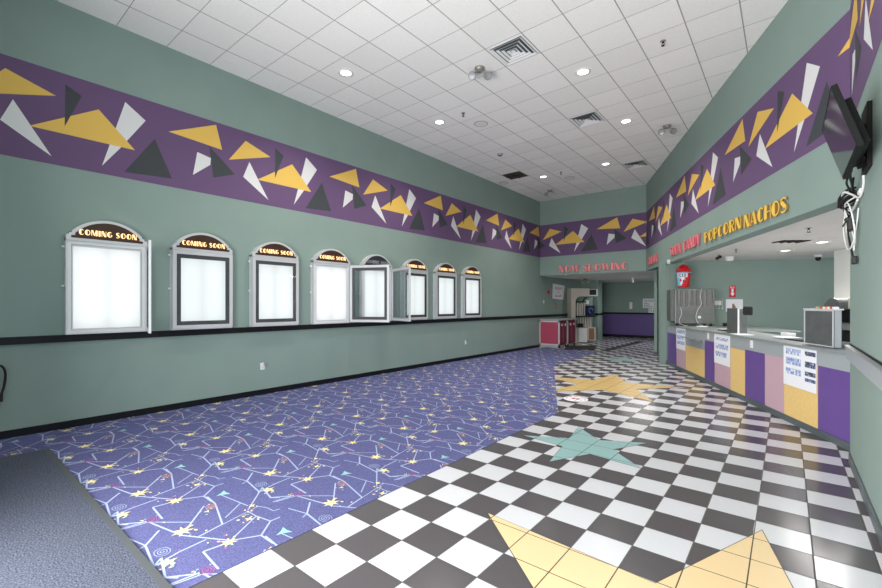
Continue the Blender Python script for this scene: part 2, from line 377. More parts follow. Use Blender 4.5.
MOT = {'lines': [([(-3.022, 0.942), (-2.785, 0.889), (-2.682, 1.014)], 0.014), ([(-2.699, 0.861), (-2.679, 1.024)], 0.012), ([(-2.95, 0.882), (-3.255, 0.924), (-3.4, 1.047)], 0.014), ([(-3.231, 0.87), (-3.255, 0.924), (-3.442, 0.88)], 0.01), ([(-2.952, 0.867), (-3.005, 1.039), (-3.023, 1.206)], 0.012), ([(-3.617, 0.878), (-3.585, 1.04), (-3.344, 1.236)], 0.01), ([(-3.585, 1.04), (-3.206, 1.122), (-2.883, 1.305), (-2.785, 1.466), (-2.627, 1.467)], 0.013), ([(-3.257, 1.165), (-3.54, 1.397)], 0.012), ([(-3.689, 1.48), (-3.507, 1.468), (-3.142, 1.364), (-3.101, 1.191)], 0.013), ([(-2.629, 1.118), (-2.889, 1.134), (-2.869, 1.285)], 0.014), ([(-2.883, 1.305), (-3.069, 1.576), (-2.916, 1.605)], 0.011), ([(-2.785, 1.466), (-2.916, 1.605), (-2.916, 1.68)], 0.012), ([(-3.208, 1.583), (-3.505, 1.854), (-3.269, 1.799), (-3.208, 1.848)], 0.011), ([(-3.221, 1.42), (-3.368, 1.604)], 0.009), ([(-3.101, 1.191), (-3.186, 1.58)], 0.008), ([(-3.643, 1.565), (-3.273, 1.615)], 0.009), ([(-3.199, 1.57), (-3.069, 1.576)], 0.009), ([(-3.19, 1.598), (-3.205, 1.662), (-3.124, 1.694), (-3.041, 1.698), (-3.032, 1.747)], 0.008)], 'stars': [(-3.258, 1.146, 0.075, 7, 'cyel', 0.3), (-2.869, 1.285, 0.06, 7, 'cyel', 0.1), (-2.933, 0.953, 0.055, 5, 'cyel', 0.5), (-3.643, 1.59, 0.062, 3, 'cteal', 0.6), (-3.066, 1.52, 0.035, 4, 'cyel', 0.6), (-3.248, 1.635, 0.03, 4, 'cyel', 0.2), (-3.424, 1.373, 0.025, 3, 'cyel', 0.2)], 'rings': [(-3.598, 1.067, 0.05, 'cpink'), (-3.479, 1.425, 0.045, 'cor'), (-3.084, 0.967, 0.055, 'cline')], 'dotc': [(-3.219, 1.23), (-3.461, 1.418), (-2.89, 1.268), (-3.202, 1.588), (-3.572, 1.087), (-3.077, 1.511), (-2.947, 0.963)]}
b = MB()
b.prism(CP, (0, 0, 0), (1, 0, 0), (0, 1, 0), Z, .0005, .004, 'carpet')
def cadd(poly, m, z):
    for part in CPARTS:
        q = inside_clip(poly, part)
        if len(q) > 2: b.face([(p[0], p[1], z) for p in q], m)
AX, BX = (.9343, 0), (-.4485, -.913)
def line_poly(p, q, w):
    d = Vector((q[0]-p[0], q[1]-p[1])); L = d.length
    if L < 1e-4: return [p, q]
    d /= L; n = Vector((-d.y, d.x))*w/2
    return [(p[0]-n.x, p[1]-n.y), (q[0]-n.x, q[1]-n.y), (q[0]+n.x, q[1]+n.y), (p[0]+n.x, p[1]+n.y)]
def star2(c, r, k, rot, inner=.38):
    return [(c[0]+(r if i % 2 == 0 else r*inner)*math.cos(rot+PI*i/k), c[1]+(r if i % 2 == 0 else r*inner)*math.sin(rot+PI*i/k)) for i in range(2*k)]
dots = [(random.uniform(-.09, .09), random.uniform(-.09, .09), random.uniform(.005, .011), random.choice(['cyel', 'cyel', 'cteal', 'cpink', 'cline'])) for _ in range(60)]
for bi in range(-18, 3):
    for ai in range(-16, 10):
        ox = ai*AX[0]+bi*BX[0]; oy = ai*AX[1]+bi*BX[1]
        if not (-8.2 < -3.2+ox < -1.6 and -.6 < 1.2+oy < 15.5): continue
        nz = 0
        for pl, w in MOT['lines']:
            for p, q in zip(pl[:-1], pl[1:]):
                cadd(line_poly((p[0]+ox, p[1]+oy), (q[0]+ox, q[1]+oy), w*.95), 'cline', .0050+nz*.00002); nz += 1
        for (x, y, r, k, m, rot) in MOT['stars']:
            c = (x+ox, y+oy); pts = star2(c, r, k, rot)
            nz += 1
            for i in range(0, 2*k, 2):
                cadd([c, pts[i-1], pts[i], pts[(i+1) % (2*k)]], m, .0060+nz*.00002)
        for (x, y, r, m) in MOT['rings']:
            for rr in (r, r*.6, r*.25):
                for i in range(12):
                    a0, a1 = 2*PI*i/12, 2*PI*(i+1)/12
                    cadd(line_poly((x+ox+rr*math.cos(a0), y+oy+.8*rr*math.sin(a0)), (x+ox+rr*math.cos(a1), y+oy+.8*rr*math.sin(a1)), .0045), m, .0076+i*.00002)
        for j, (x, y) in enumerate(MOT['dotc']):
            for (dx, dy, r, m) in dots[j*8:j*8+8]:
                nz += 1; cadd(star2((x+ox+dx, y+oy+dy), r*1.5, 2, j+dx*30, .6), m, .0062+nz*.00002)
o = b.build('carpet'); tag(o, 'blue-purple carpet with white zigzag lines and yellow stars', 'carpet')

# entry mat
t = thing('entry_mat', 'large grey entrance mat with black rubber edge on carpet', 'floor mat', (-4.3, -.6, .0095))
MB().prism([(-1.88, -.85), (1.7, -.85), (1.7, 1.43), (-1.88, 1.43)], (0, 0, 0), (1, 0, 0), (0, 1, 0), Z, .0, .010, 'mat').build('pile', t)
b = MB(); b.box(-1.88, 1.75, 1.43, 1.475, 0, .011, 'matedge'); b.box(-1.93, -1.88, -.85, 1.475, 0, .011, 'matedge'); b.build('border', t)
b = MB(); b.prism([(0, 0), (.86, .71), (.40, 2.15), (-.42, 1.45)], (-6.05, 14.16, 0), (1, 0, 0), (0, 1, 0), Z, .006, .016, 'dark')
tag(b.build('floor_mat'), 'black rubber mat on the floor before the white display stand', 'floor mat')

# tile stars in the checker floor
def floor_star(c, r, rot, m, label, cl=None):
    b = MB()
    pts = star2(c, r+.008, 5, rot, .382); p2 = star2(c, r-.008, 5, rot, .382)
    def cut(poly):
        if not cl: return poly
        out = []; a, e = cl; nx, ny = (e[1]-a[1]), -(e[0]-a[0])
        for k in range(len(poly)):
            p, q = poly[k], poly[(k+1) % len(poly)]
            dp = (p[0]-a[0])*nx+(p[1]-a[1])*ny; dq = (q[0]-a[0])*nx+(q[1]-a[1])*ny
            if dp >= 0: out.append(p)
            if (dp >= 0) != (dq >= 0):
                tt = dp/(dp-dq); out.append((p[0]+(q[0]-p[0])*tt, p[1]+(q[1]-p[1])*tt))
        return out
    for P, z, mm in ((pts, .0012, 'grout'), (p2, .0020, m)):
        for i in range(0, 10, 2):
            q = cut([c, P[i-1], P[i], P[(i+1) % 10]])
            if len(q) > 2: b.face([(x, y, z) for x, y in q], mm)
    o = b.build('floor_star'); tag(o, label, 'floor inlay', None); return o
def star_from_tips(A, B):
    """centre/radius/rotation from two neighbouring tips, centre on the right of A->B"""
    A, B = Vector(A), Vector(B); d = B-A; L = d.length; R = L/(2*math.sin(math.radians(36)))
    n = Vector((d.y, -d.x))/L; c = (A+B)/2+n*(R*math.cos(math.radians(36)))
    return (c.x, c.y), R, math.atan2(A.y-c.y, A.x-c.x)
c, R, rot = star_from_tips((-1.761, 2.716), (-.134, 3.731)); floor_star(c, R, rot, 'tbeige', 'large beige tile star in the checkered floor, nearest the camera')
c, R, rot = star_from_tips((-2.113, 5.433), (-1.228, 5.237)); floor_star((-1.745, 4.72), .735, math.radians(45.5), 'tteal', 'teal tile star beside the carpet edge, in front of the yellow star')
floor_star((-2.74, 8.52), 1.45, math.radians(101), 'tgold', 'yellow tile star cut off by the carpet edge', ((-2.587, 5.87), (-4.65, 10.3)))
floor_star((-3.62, 12.75), .735, math.radians(35), 'tteal', 'small-looking teal tile star far off near the side door')
b = MB(); b.rev([(0, .0045), (.195, .0045), (.2, .002)], (-2.74, 6.93, 0), 'paper', 32)
for a in range(10):
    x = math.cos(a*2*PI/10); y = math.sin(a*2*PI/10)
    b.prism([(-.018, -.012), (.018, -.012), (.018, .016), (-.018, .012)], (-2.74+.155*x, 6.93+.155*y, .0046), (y, -x, 0), (x, y, 0), Z, 0, .0004, 'redink')
for sx in (-.035, .035):
    b.rev([(0, .0055), (.028, .0053), (.03, .0046)], (-2.74+sx, 6.95, 0), 'redsign', 12); b.box(-2.74+sx-.022, -2.74+sx+.022, 6.87, 6.95, .0046, .0054, 'redsign')
tag(b.build('floor_sticker'), 'round white floor sticker with red print beside the yellow star', 'sticker')

# ------------------------------------------------------------------ lettering (fat art-deco capitals)
def rib(cx, cy, rx, ry, a0, a1, t, n=14, t2=None):
    t2 = t if t2 is None else t2; o = []; i_ = []
    for k in range(n+1):
        f = k/n; a = math.radians(a0+(a1-a0)*f); o.append((cx+rx*math.cos(a), cy+ry*math.sin(a)))
        tt = t+(t2-t)*math.sin(PI*f) if t2 != t else t
        i_.append((cx+(rx-tt)*math.cos(a), cy+(ry-min(tt, .09 if t2 != t else tt))*math.sin(a)))
    return [[o[k], o[k+1], i_[k+1], i_[k]] for k in range(n)]
def rect(x0, x1, y0=0, y1=1): return [[(x0, y0), (x1, y0), (x1, y1), (x0, y1)]]
def seg_(x0, y0, x1, y1, t): return [[(x0, y0), (x0+t, y0), (x1+t, y1), (x1, y1)]]
def dcut(cx, cy, rx, ry, xc):  # left part of an ellipse up to x = xc
    a = math.degrees(math.acos(max(-1, min(1, (xc-cx)/rx)))); P = []
    for k in range(17):
        t = math.radians(a+(360-2*a)*k/16); P.append((cx+rx*math.cos(t), cy+ry*math.sin(t)))
    return [P]
TK, TN = .31, .10
G = {
 'O': (.92, lambda: dcut(.46, .5, .46, .5, .40)+rib(.46, .5, .46, .5, -98, 98, TN)),
 'C': (.80, lambda: dcut(.46, .5, .46, .5, .38)+rib(.46, .5, .42, .5, 45, 100, TN)+rib(.46, .5, .42, .5, -100, -45, TN)),
 'G': (.86, lambda: dcut(.46, .5, .46, .5, .38)+rib(.46, .5, .42, .5, 45, 100, TN)+rib(.46, .5, .42, .5, -100, -30, TN)+rect(.58, .86, .42, .48)+rect(.78, .86, .16, .48)),
 'M': (1.05, lambda: rect(0, TN)+[[(0, 1), (.28, 1), (.62, .05), (.46, .05)]]+[[(.52, .05), (.58, .05), (.86, 1), (.78, 1)]]+rect(.75, 1.05)),
 'N': (.82, lambda: rect(0, TN)+[[(0, 1), (.34, 1), (.82, 0), (.48, 0)]]+rect(.75, .82)),
 'I': (.32, lambda: rect(0, .32)),
 'S': (.66, lambda: rib(.34, .72, .34, .28, 30, 180, TN, 10)+rib(.32, .28, .34, .28, -150, 0, TN, 10)+[[(0, .74), (.04, .60), (.40, .28), (.66, .30), (.62, .46), (.26, .78)]]),
 'W': (1.20, lambda: [[(0, 1), (.32, 1), (.52, 0), (.32, 0)]]+[[(.40, 0), (.47, 0), (.64, 1), (.57, 1)]]+[[(.48, 1), (.80, 1), (.96, 0), (.78, 0)]]+[[(.86, 0), (.93, 0), (1.2, 1), (1.13, 1)]]),
 'H': (.80, lambda: rect(0, TK)+rect(TK, .73, .47, .54)+rect(.73, .80)),
 'P': (.74, lambda: rect(0, TK)+rib(.36, .72, .38, .28, -90, 90, TN)+rect(TK, .38, .93, 1)+rect(TK, .38, .44, .51)),
 'R': (.80, lambda: rect(0, TK)+rib(.36, .72, .38, .28, -90, 90, TN)+rect(TK, .38, .93, 1)+rect(TK, .38, .44, .51)+[[(.36, .5), (.48, .5), (.80, 0), (.56, 0)]]),
 'D': (.86, lambda: rect(0, TK)+rib(.40, .5, .46, .5, -90, 90, TN)+rect(TK, .42, .93, 1)+rect(TK, .42, 0, TN)),
 'A': (.94, lambda: [[(0, 0), (.08, 0), (.48, 1), (.40, 1)]]+[[(.60, 0), (.94, 0), (.56, 1), (.34, 1)]]+rect(.14, .70, .24, .31)),
 'Y': (.84, lambda: [[(0, 1), (.32, 1), (.58, .45), (.30, .45)]]+[[(.44, .45), (.52, .45), (.84, 1), (.77, 1)]]+rect(.28, .56, 0, .47)),
 'E': (.66, lambda: rect(0, TK)+rect(TK, .66, .93, 1)+rect(TK, .58, .47, .54)+rect(TK, .66, 0, .07)),
 ',': (.2, lambda: [[(.04, .14), (.18, .14), (.1, -.12), (.02, -.10)]]),
 ' ': (.35, lambda: []),
}
def lettering(parent, txt, O, R, N, width, h, d0, d1, face, side, gap=.10):
    tot = sum(G[c][0] for c in txt)+gap*(len(txt)-1); sx = width/tot; x = 0
    for c in txt:
        mb = MB()
        for poly in G[c][1]():
            mb.prism([((x+p[0])*sx, p[1]*h) for p in poly], O, R, Z, N, d0, d1, face, side)
        if c != ' ': mb.build('letter', parent)
        x += G[c][0]+gap
t = thing('wall_lettering', 'pink raised letters reading NOW SHOWING above the hallway opening', 'lettering', (-6.38, YB, 2.74)); lettering(t, 'NOW SHOWING', (0, 0, 0), (1, 0, 0), (0, -1, 0), 2.36, .235, .015, .045, 'pinkf', 'pinks')
def hdr_text(txt, q0, q1, z, h, f, s_, label):
    t = thing('wall_lettering', label, 'lettering', HC+HU*q0+Z*z); lettering(t, txt, (0, 0, 0), -HU, HN, q0-q1, h, .01, .035, f, s_)
hdr_text('CINEMA', 9.25, 8.0, 2.80, .23, 'pinkf', 'pinks', 'short pink word on the header, farthest left beside the corner')
hdr_text('SODA, CANDY', 6.6, 4.38, 2.79, .225, 'pinkf', 'pinks', 'pink raised letters reading SODA, CANDY on the slanted header')
hdr_text('POPCORN', 4.12, 2.46, 2.775, .2, 'yelf', 'yels', 'yellow raised letters reading POPCORN on the slanted header')
hdr_text('NACHOS', 2.34, 1.12, 2.75, .2, 'yelf', 'yels', 'yellow raised letters reading NACHOS on the slanted header')

# ------------------------------------------------------------------ poster cases
CW = .87; D = .12      # width, depth; case local: x along wall, -y out of the wall, z up from case bottom
ZT = 1.19              # top of the door
def arch_pts(hw, z0, z1, n=18):
    r = (hw*hw+(z1-z0)**2)/(2*(z1-z0)); a = math.asin(hw/r); return [(r*math.sin(a-2*a*k/n), z1-r+r*math.cos(a-2*a*k/n)) for k in range(n+1)]
def make_case(label, y, lit=True, angle=None, closed=True, hazy=False):
    t = thing('poster_case', label, 'poster case', (XL+.007, y, 1.203), PI/2, 'lit poster cases along the left wall')
    b = MB(); w = CW/2
    b.box(-w, w, -.02, 0, 0, 1.23, 'whitemet')
    b.box(-w, -w+.02, -D+.03, -.02, 0, 1.23, 'alu'); b.box(w-.02, w, -D+.03, -.02, 0, 1.23, 'alu')
    b.box(-w+.02, w-.02, -D+.03, -.02, 0, .02, 'alu'); b.box(-w+.02, w-.02, -D+.03, -.02, 1.19, 1.23, 'alu')
    if not closed:   # inner rim visible in an open case
        b.frame(-w+.02, w-.02, .02, 1.19, .035, -D+.05, -D+.03, 'whitemet'); b.frame(-w+.06, w-.06, .06, 1.14, .012, -D+.06, -D+.035, 'alu')
    b.build('case_body', t)
    # arched crown
    b = MB(); out = [(-w, 1.20), (-w, 1.275), (-w+.03, 1.275), (-w+.03, 1.30), (-w+.06, 1.30)]
    ar = arch_pts(w-.06, 1.325, 1.495)
    outer = [(w, 1.20), (w, 1.275), (w-.03, 1.275), (w-.03, 1.30), (w-.06, 1.30)]+ar+out[::-1]
    b.prism(outer, (0, 0, 0), (1, 0, 0), Z, (0, -1, 0), 0, D-.01, 'alu')
    b.build('crown', t)
    inn = arch_pts(w-.09, 1.295, 1.46); b = MB()
    b.prism([(w-.05, 1.235), (w-.05, 1.262), (w-.09, 1.268)]+inn+[(-w+.09, 1.268), (-w+.05, 1.262), (-w+.05, 1.235)], (0, 0, 0), (1, 0, 0), Z, (0, -1, 0), D-.01, D-.004, 'archdark' if lit else 'archoff')
    hp = b.build('header_panel', t)
    lettering(hp, 'COMING SOON', (-.31, -D+.004, 1.278), (1, 0, 0), (0, -1, 0), .62, .072, 0, .004, 'glow' if lit else 'letoff', 'glow' if lit else 'letoff', .2)
    b = MB(); b.box(-w+.07, w-.07, -.055, -.04, .07, 1.13, 'panel'); b.build('light_panel', t)
    for z in (.62, 1.12):
        b = MB(); b.cyl((-w, -.02, z), (-w-.012, -.02, z), .012, 'white', 10); b.ball((-w-.016, -.02, z), .015, 'white', 10); b.build('latch', t)
    # door, built around its hinge on the far side
    dr = bpy.data.objects.new('door', None); 
    b = MB(); b.frame(-CW, 0, .02, ZT, .05, -.015, .012, 'alu'); d_ = b.build('door', t)
    d_.location = (w, -D+.013, 0)
    b = MB()
    if not hazy:
        b.frame(-CW+.05, -.05, .07, ZT-.05, .06, -.004, .004, 'blackmat'); b.build('mat_border', d_)
    else:
        b.frame(-CW+.05, -.05, .07, ZT-.05, .02, -.004, .004, 'alud'); b.build('mat_border', d_)
    b = MB(); b.box(-CW+.05, -.05, -.009, -.006, .07, ZT-.05, 'glassg' if hazy else 'glass'); b.build('glass', d_)
    if angle: d_.rotation_euler.z = math.radians(angle)
    return t
cy = [1.577, 2.772, 3.98, 5.185, 6.39, 7.64, 8.84, 10.055]
make_case('largest poster case, nearest, its narrow door standing open at right', cy[0], True, 76, False)
make_case('second poster case from the near end, closed with black border', cy[1])
make_case('third poster case from the near end, closed with black border', cy[2])
make_case('fourth poster case from the near end, its black-bordered door folded over its neighbour', cy[3], True, 115, False)
make_case('poster case with the unlit grey COMING SOON sign', cy[4], False, 72, False, True)
make_case('poster case behind the open clear door, third from the far end', cy[5])
make_case('second-last poster case toward the hallway, closed with black border', cy[6])
make_case('last poster case, closest to the hallway', cy[7])

# outlets on the left wall
def outlet(name, label, cat, P, R, N, group=None):
    b = MB(); P = Vector(P)
    b.prism([(-.04, -.06), (.04, -.06), (.04, .06), (-.04, .06)], P, R, Z, N, 0, .008, 'white')
    for z in (-.025, .025):
        b.prism([(-.015, z-.014), (.015, z-.014), (.015, z+.014), (-.015, z+.014)], P, R, Z, N, .008, .0105, 'white')
        for x in (-.006, .006): b.prism([(x-.0015, z-.006), (x+.0015, z-.006), (x+.0015, z+.006), (x-.0015, z+.006)], P, R, Z, N, .0105, .011, 'dark')
    o = b.build(name); tag(o, label, cat, group); return o
o1 = outlet('wall_outlet', 'white outlet low on the left wall, the nearer one', 'outlet', (XL, 3.78, .5), (0, 1, 0), (1, 0, 0))
MB().rbox(XL+.011, XL+.05, 3.795, 3.83, .51, .56, 'alud', .006).build('plug', o1)
o2 = outlet('wall_outlet', 'white outlet low on the left wall, the farther one', 'outlet', (XL, 9.86, .5), (0, 1, 0), (1, 0, 0))
MB().rbox(XL+.011, XL+.05, 9.86, 9.90, .51, .56, 'alud', .006).build('plug', o2)
o = outlet('light_switch', 'white switch plate on the left wall beside the red alarm', 'switch', (XL, 14.9, 1.69), (0, 1, 0), (1, 0, 0))
o.scale = (1, 1, 1)
# extinguisher at the picture's left edge
t = thing('fire_extinguisher', 'red fire extinguisher hose end at far left below the rail', 'fire extinguisher', (XL+.1, .46, .42))
b = MB(); b.rev([(0, 0), (.07, 0), (.075, .02), (.075, .36), (.05, .43), (.02, .45), (0, .45)], (0, 0, 0), 'redsign'); b.build('cylinder', t)
b = MB(); b.box(-.02, .02, -.05, .05, .45, .49, 'dark'); b.box(-.015, .015, -.08, .04, .50, .515, 'dark'); b.build('handle', t)
b = MB(); b.tube(spline([(0, .04, .47), (0, .12, .45), (0, .15, .36), (0, .14, .22), (0, .12, .14)]), .012, 'dark'); b.cyl((0, .12, .14), (0, .11, .04), .012, 'dark', r1=.02); b.build('hose', t)
b = MB(); b.box(-.1, -.075, -.03, .03, .1, .4, 'dark'); b.build('bracket', t)

# alarm, signs on the left wall near the hallway
b = MB(); b.prism([(-.06, -.07), (.06, -.07), (.06, .07), (-.06, .07)], (XL, 15.28, 2.06), (0, 1, 0), Z, (1, 0, 0), 0, .04, 'redsign'); b.cyl((XL+.04, 15.26, 2.06), (XL+.07, 15.26, 2.06), .03, 'redd')
tag(b.build('fire_alarm'), 'small red fire alarm on the wall left of the paper sign', 'fire alarm')
def print_rows(mb, O, R, N, rows, m, d=.0015, seed=1):
    rnd = random.Random(seed)
    for (x0, x1, z0, z1) in rows:
        x = x0
        while x < x1-.01:
            w = min(rnd.uniform(.5, .95)*(z1-z0), x1-x)
            k = rnd.random()
            mb.prism([(x, z0), (x+w*.35, z0), (x+w*.35, z1), (x, z1)], O, R, Z, N, 0, d, m)
            zz = z0 if k < .5 else z1-(z1-z0)*.3
            mb.prism([(x+w*.35, zz), (x+w*.85, zz), (x+w*.85, zz+(z1-z0)*.3), (x+w*.35, zz+(z1-z0)*.3)], O, R, Z, N, 0, d, m)
            x += w+(z1-z0)*.12
t = thing('wall_sign', 'white paper sign with two red lines, hung slightly askew above the cabinets', 'sign', (XL, 16.25, 2.09))
b = MB(); b.prism([(-.58, -.27), (.46, -.31), (.62, .27), (-.54, .32)], (0, 0, 0), (0, 1, 0), Z, (1, 0, 0), .002, .01, 'paper'); b.build('sheet', t)
b = MB(); print_rows(b, (.010, 0, 0), (0, 1, 0), (1, 0, 0), [(-.32, .34, .10, .19), (-.04, .06, -.03, .04), (-.34, .30, -.20, -.11)], 'redink'); b.build('print', t)
b = MB(); print_rows(b, (XL, 16.05, 1.50), (0, 1, 0), (1, 0, 0), [(-.1, .1, .04, .12), (-.1, .1, -.08, .0)], 'redink', .004)
tag(b.build('wall_decal'), 'small pink sticker on the wall below the red-lettered sign', 'sticker')

# ------------------------------------------------------------------ red cabinets under the wall
def cabinet(label, y0, y1, end):
    t = thing('waste_cabinet', label, 'cabinet', (XL+.017, y0, 0)); W = .79; L = y1-y0
    b = MB(); b.box(.02, W-.02, .012, L-.012, .12, 1.0, 'redd'); 
    for x in (.0, W-.05):
        for y in (0, L-.04): b.box(x, x+.05, y, y+.04, .1, 1.0, 'alu')
    b.box(0, W, 0, .04, .94, 1.0, 'alu'); b.box(0, W, 0, .03, .10, .15, 'alu'); b.build('body', t)
    MB().box(.05, W-.05, -.004, .012, .15, .94, 'redpanel').build('end_panel', t)
    b = MB(); b.rbox(-.0, W+.03, -.02, L+.0, 1.0, 1.05, 'lgrey', .008); b.build('top', t)
    b = MB(); b.box(.02, W-.06, .0, L-.02, .01, .10, 'lgrey'); b.build('plinth', t)
    for k in (0, 1):
        ya = .05+k*(L-.1)/2; yb = ya+(L-.1)/2-.01
        dr = MB().box(W-.02, W-.002, ya, yb, .16, .93, 'redd').build('door', t)
        b = MB(); b.cyl((W-.002, (ya+yb)/2, .84), (W+.02, (ya+yb)/2, .84), .045, 'alu', 20); b.build('push_knob', dr)
        b = MB(); b.box(W-.002, W+.004, yb-.06, yb-.01, .18, .9, 'purpd'); b.build('kick_strip', dr)
    for y in (.08, L-.08):
        b = MB(); b.cyl((W-.06, y-.02, .05), (W-.06, y+.02, .05), .05, 'dark'); b.build('caster', t)
cabinet('red-panelled waste cabinet with aluminium edges, nearer the camera', 14.5, 15.22, True)
cabinet('dark red waste cabinet behind the first one', 15.26, 16.06, False)

# ------------------------------------------------------------------ white arched display stand
t = thing('display_stand', 'white arched display stand filled with cup tubes by the hallway', 'display stand', (-6.84, 16.82, 0), math.radians(46))
# local x = along the front, y = depth behind it
arc = [(.185+.24-.24*math.cos(a), 1.68+.24*math.sin(a)) for a in [PI/2*k/8 for k in range(9)]]
FX = ((0, 0, 0), (1, 0, 0), Z, (0, -1, 0))
b = MB(); b.prism([(0, 0), (0, 2.25), (.78, 2.25), (.78, 1.92)]+arc[::-1]+[(.185, .66), (.30, .60), (.30, 0)], *FX, -.42, 0, 'beige'); b.build('arched_surround', t)
MB().box(.185, 1.12, .40, .42, 0, 1.95, 'wall').build('back_panel', t)
b = MB(); b.box(.78, 1.14, 0, .42, 1.93, 2.22, 'whitemet'); b.box(.79, 1.08, -.006, 0, 1.98, 2.20, 'doorg'); b.build('top_box', t)
b = MB(); b.tube([(.60-.18*math.cos(a)+.16, .2, 1.62+.26*math.sin(a)) for a in [PI/2*k/8 for k in range(9)]], .018, 'dark'); b.build('inner_arch', t)
MB().box(.20, .68, .05, .40, 1.67, 1.71, 'dark').build('shelf', t)
MB().box(.30, 1.06, .02, .40, 1.07, 1.11, 'dark').build('shelf', t)
MB().box(.33, .70, .02, .40, .03, .62, 'white').build('base_cabinet', t)
b = MB(); b.box(.72, 1.07, .02, .40, .10, .64, 'beige'); b.box(.77, 1.0, .012, .02, .14, .60, 'wood'); b.build('base_cabinet', t)
MB().box(.33, .55, .05, .3, .64, .80, 'dark').build('napkin_box', t)
for k in range(4):
    b = MB(); b.cyl((.34+k*.10, .15, 1.12), (.34+k*.10, .15, 1.66), .035, 'tube'); b.build('cup_tube', t)
for k in range(6):
    b = MB(); b.cyl((.36+k*.105, .12, .66), (.36+k*.105, .15, 1.05), .035, 'tube'); b.build('cup_tube', t)
b = MB(); b.box(.70, 1.04, .06, .36, 1.11, 1.54, 'bluebox'); b.build('blue_box', t)
b = MB(); b.tube([(.87+.09*math.cos(a*PI/6), .055, 1.33+.10*math.sin(a*PI/6)) for a in range(10)], .018, 'lblue'); b.build('emblem', t)
b = MB(); b.box(.80, .95, .38, .398, 1.60, 1.76, 'white'); b.build('notice', t)

# hallway signs
def wallsheet(name, label, cat, x0, x1, z0, z1, y, rows, ink='inkd'):
    t = thing(name, label, cat, ((x0+x1)/2, y, (z0+z1)/2)); w = (x1-x0)/2; h = (z1-z0)/2
    MB().box(-w, w, -.012, 0, -h, h, 'paper').build('sheet', t)
    b = MB(); print_rows(b, (0, -.012, 0), (1, 0, 0), (0, -1, 0), [(-w*.8, w*.8*e, h*a, h*c) for a, c, e in rows], ink); b.build('print', t)
wallsheet('wall_sign', 'wide pale notice on the hallway end wall above the purple', 'sign', -5.28, -4.7, 1.42, 1.86, 21.59, [(.4, .7, 1), (-.1, .15, -.1), (-.5, -.25, .1), (-.85, -.65, .6)])
wallsheet('wall_sign', 'small white notice on the hallway wall just above the rail', 'sign', -5.03, -4.7, 1.2, 1.40, 21.58, [(-.5, .5, 1)], 'lblue')
b = MB(); b.box(-5.86, -5.74, 21.5, 21.6, 1.37, 1.70, 'white'); b.box(-5.84, -5.76, 21.49, 21.5, 1.39, 1.5, 'paper')
tag(b.build('hand_dispenser'), 'small white dispenser on the dark hallway end wall', 'dispenser')

# ------------------------------------------------------------------ ceiling fittings
def downlight(x, y, label, z=ZC, power=170):
    t = thing('downlight', label, 'ceiling light', (x, y, z), 0, 'round recessed ceiling lights')
    b = MB(); b.rev([(.085, -.001), (.125, -.001), (.125, -.008), (.09, -.012), (.085, -.001)], (0, 0, 0), 'white', 28); b.build('trim_ring', t)
    b = MB(); b.rev([(0, -.006), (.06, -.006), (.088, -.003)], (0, 0, 0), 'led', 24); b.build('lens', t)
    L = bpy.data.lights.new('downlight_lamp', 'SPOT'); L.energy = power; L.spot_size = math.radians(130); L.spot_blend = .8; L.shadow_soft_size = .09; L.color = (1, .95, .88)
    lo = bpy.data.objects.new('downlight_lamp', L); C.objects.link(lo); lo.location = (x, y, z-.05)
downlight(-5.65, 4.43, 'lit recessed ceiling light nearest the left wall and camera')
downlight(-5.65, 6.87, 'lit recessed ceiling light beside the round grey ceiling speaker')
downlight(-5.65, 11.78, 'lit recessed ceiling light beside the dark square opening')
downlight(-2.60, 6.88, 'lit recessed ceiling light just past the nearest air diffuser')
downlight(-2.60, 9.30, 'lit recessed ceiling light just past the middle air diffuser')
downlight(-3.82, 11.78, 'lit recessed ceiling light left of the farthest air diffuser')
downlight(.50, 10.33, 'brighter recessed light in the concession ceiling, nearer the tiled wall', 2.72, 60)
downlight(-.02, 11.45, 'recessed light in the concession ceiling behind the dark vent', 2.72, 50)

def diffuser(x, y, label):
    t = thing('air_diffuser', label, 'air vent', (x, y, ZC), 0, 'square white ceiling air diffusers')
    b = MB(); h = .275
    def ring(h0, z0, h1, z1, m):
        c0 = [(-h0, -h0, z0), (h0, -h0, z0), (h0, h0, z0), (-h0, h0, z0)]; c1 = [(-h1, -h1, z1), (h1, -h1, z1), (h1, h1, z1), (-h1, h1, z1)]
        return c0, c1
    MBB = MB()
    MBB.box(-h, h, -h, h, -.002, -.001, 'kick'); MBB.build('throat', t)
    c = MB()
    for a, z0, bb, z1 in ((.29, -.004, .262, -.010),):
        c0, c1 = ring(a, z0, bb, z1, '')
        c.raw(c0+c1, [(i, (i+1) % 4, 4+(i+1) % 4, 4+i) for i in range(4)], 'white')
    c.build('rim', t)
    for a in (.262, .20, .14, .08):
        v = MB(); c0, c1 = ring(a-.002, -.022, a-.036, -.008, '')
        v.raw(c0+c1, [(i, (i+1) % 4, 4+(i+1) % 4, 4+i) for i in range(4)], 'white'); v.build('vane', t)
    v = MB(); v.box(-.03, .03, -.03, .03, -.022, -.010, 'white'); v.build('centre_plate', t)
diffuser(-3.195, 5.65, 'nearest square air diffuser, beside the twin emergency lamp')
diffuser(-3.205, 8.70, 'middle square air diffuser between the ceiling lights')
diffuser(-3.205, 12.35, 'farthest square air diffuser, close to the slanted wall')
t = thing('return_grille', 'dark square opening in the ceiling near the back wall', 'air vent', (-6.25, 11.14, ZC))
b = MB(); b.box(-.29, .29, -.29, .29, -.004, -.002, 'brown'); b.build('opening', t)
MB().box(-.01, .01, -.29, .29, -.02, -.004, 'dark').build('bar', t); MB().box(-.29, .29, -.01, .01, -.02, -.004, 'dark').build('bar', t)
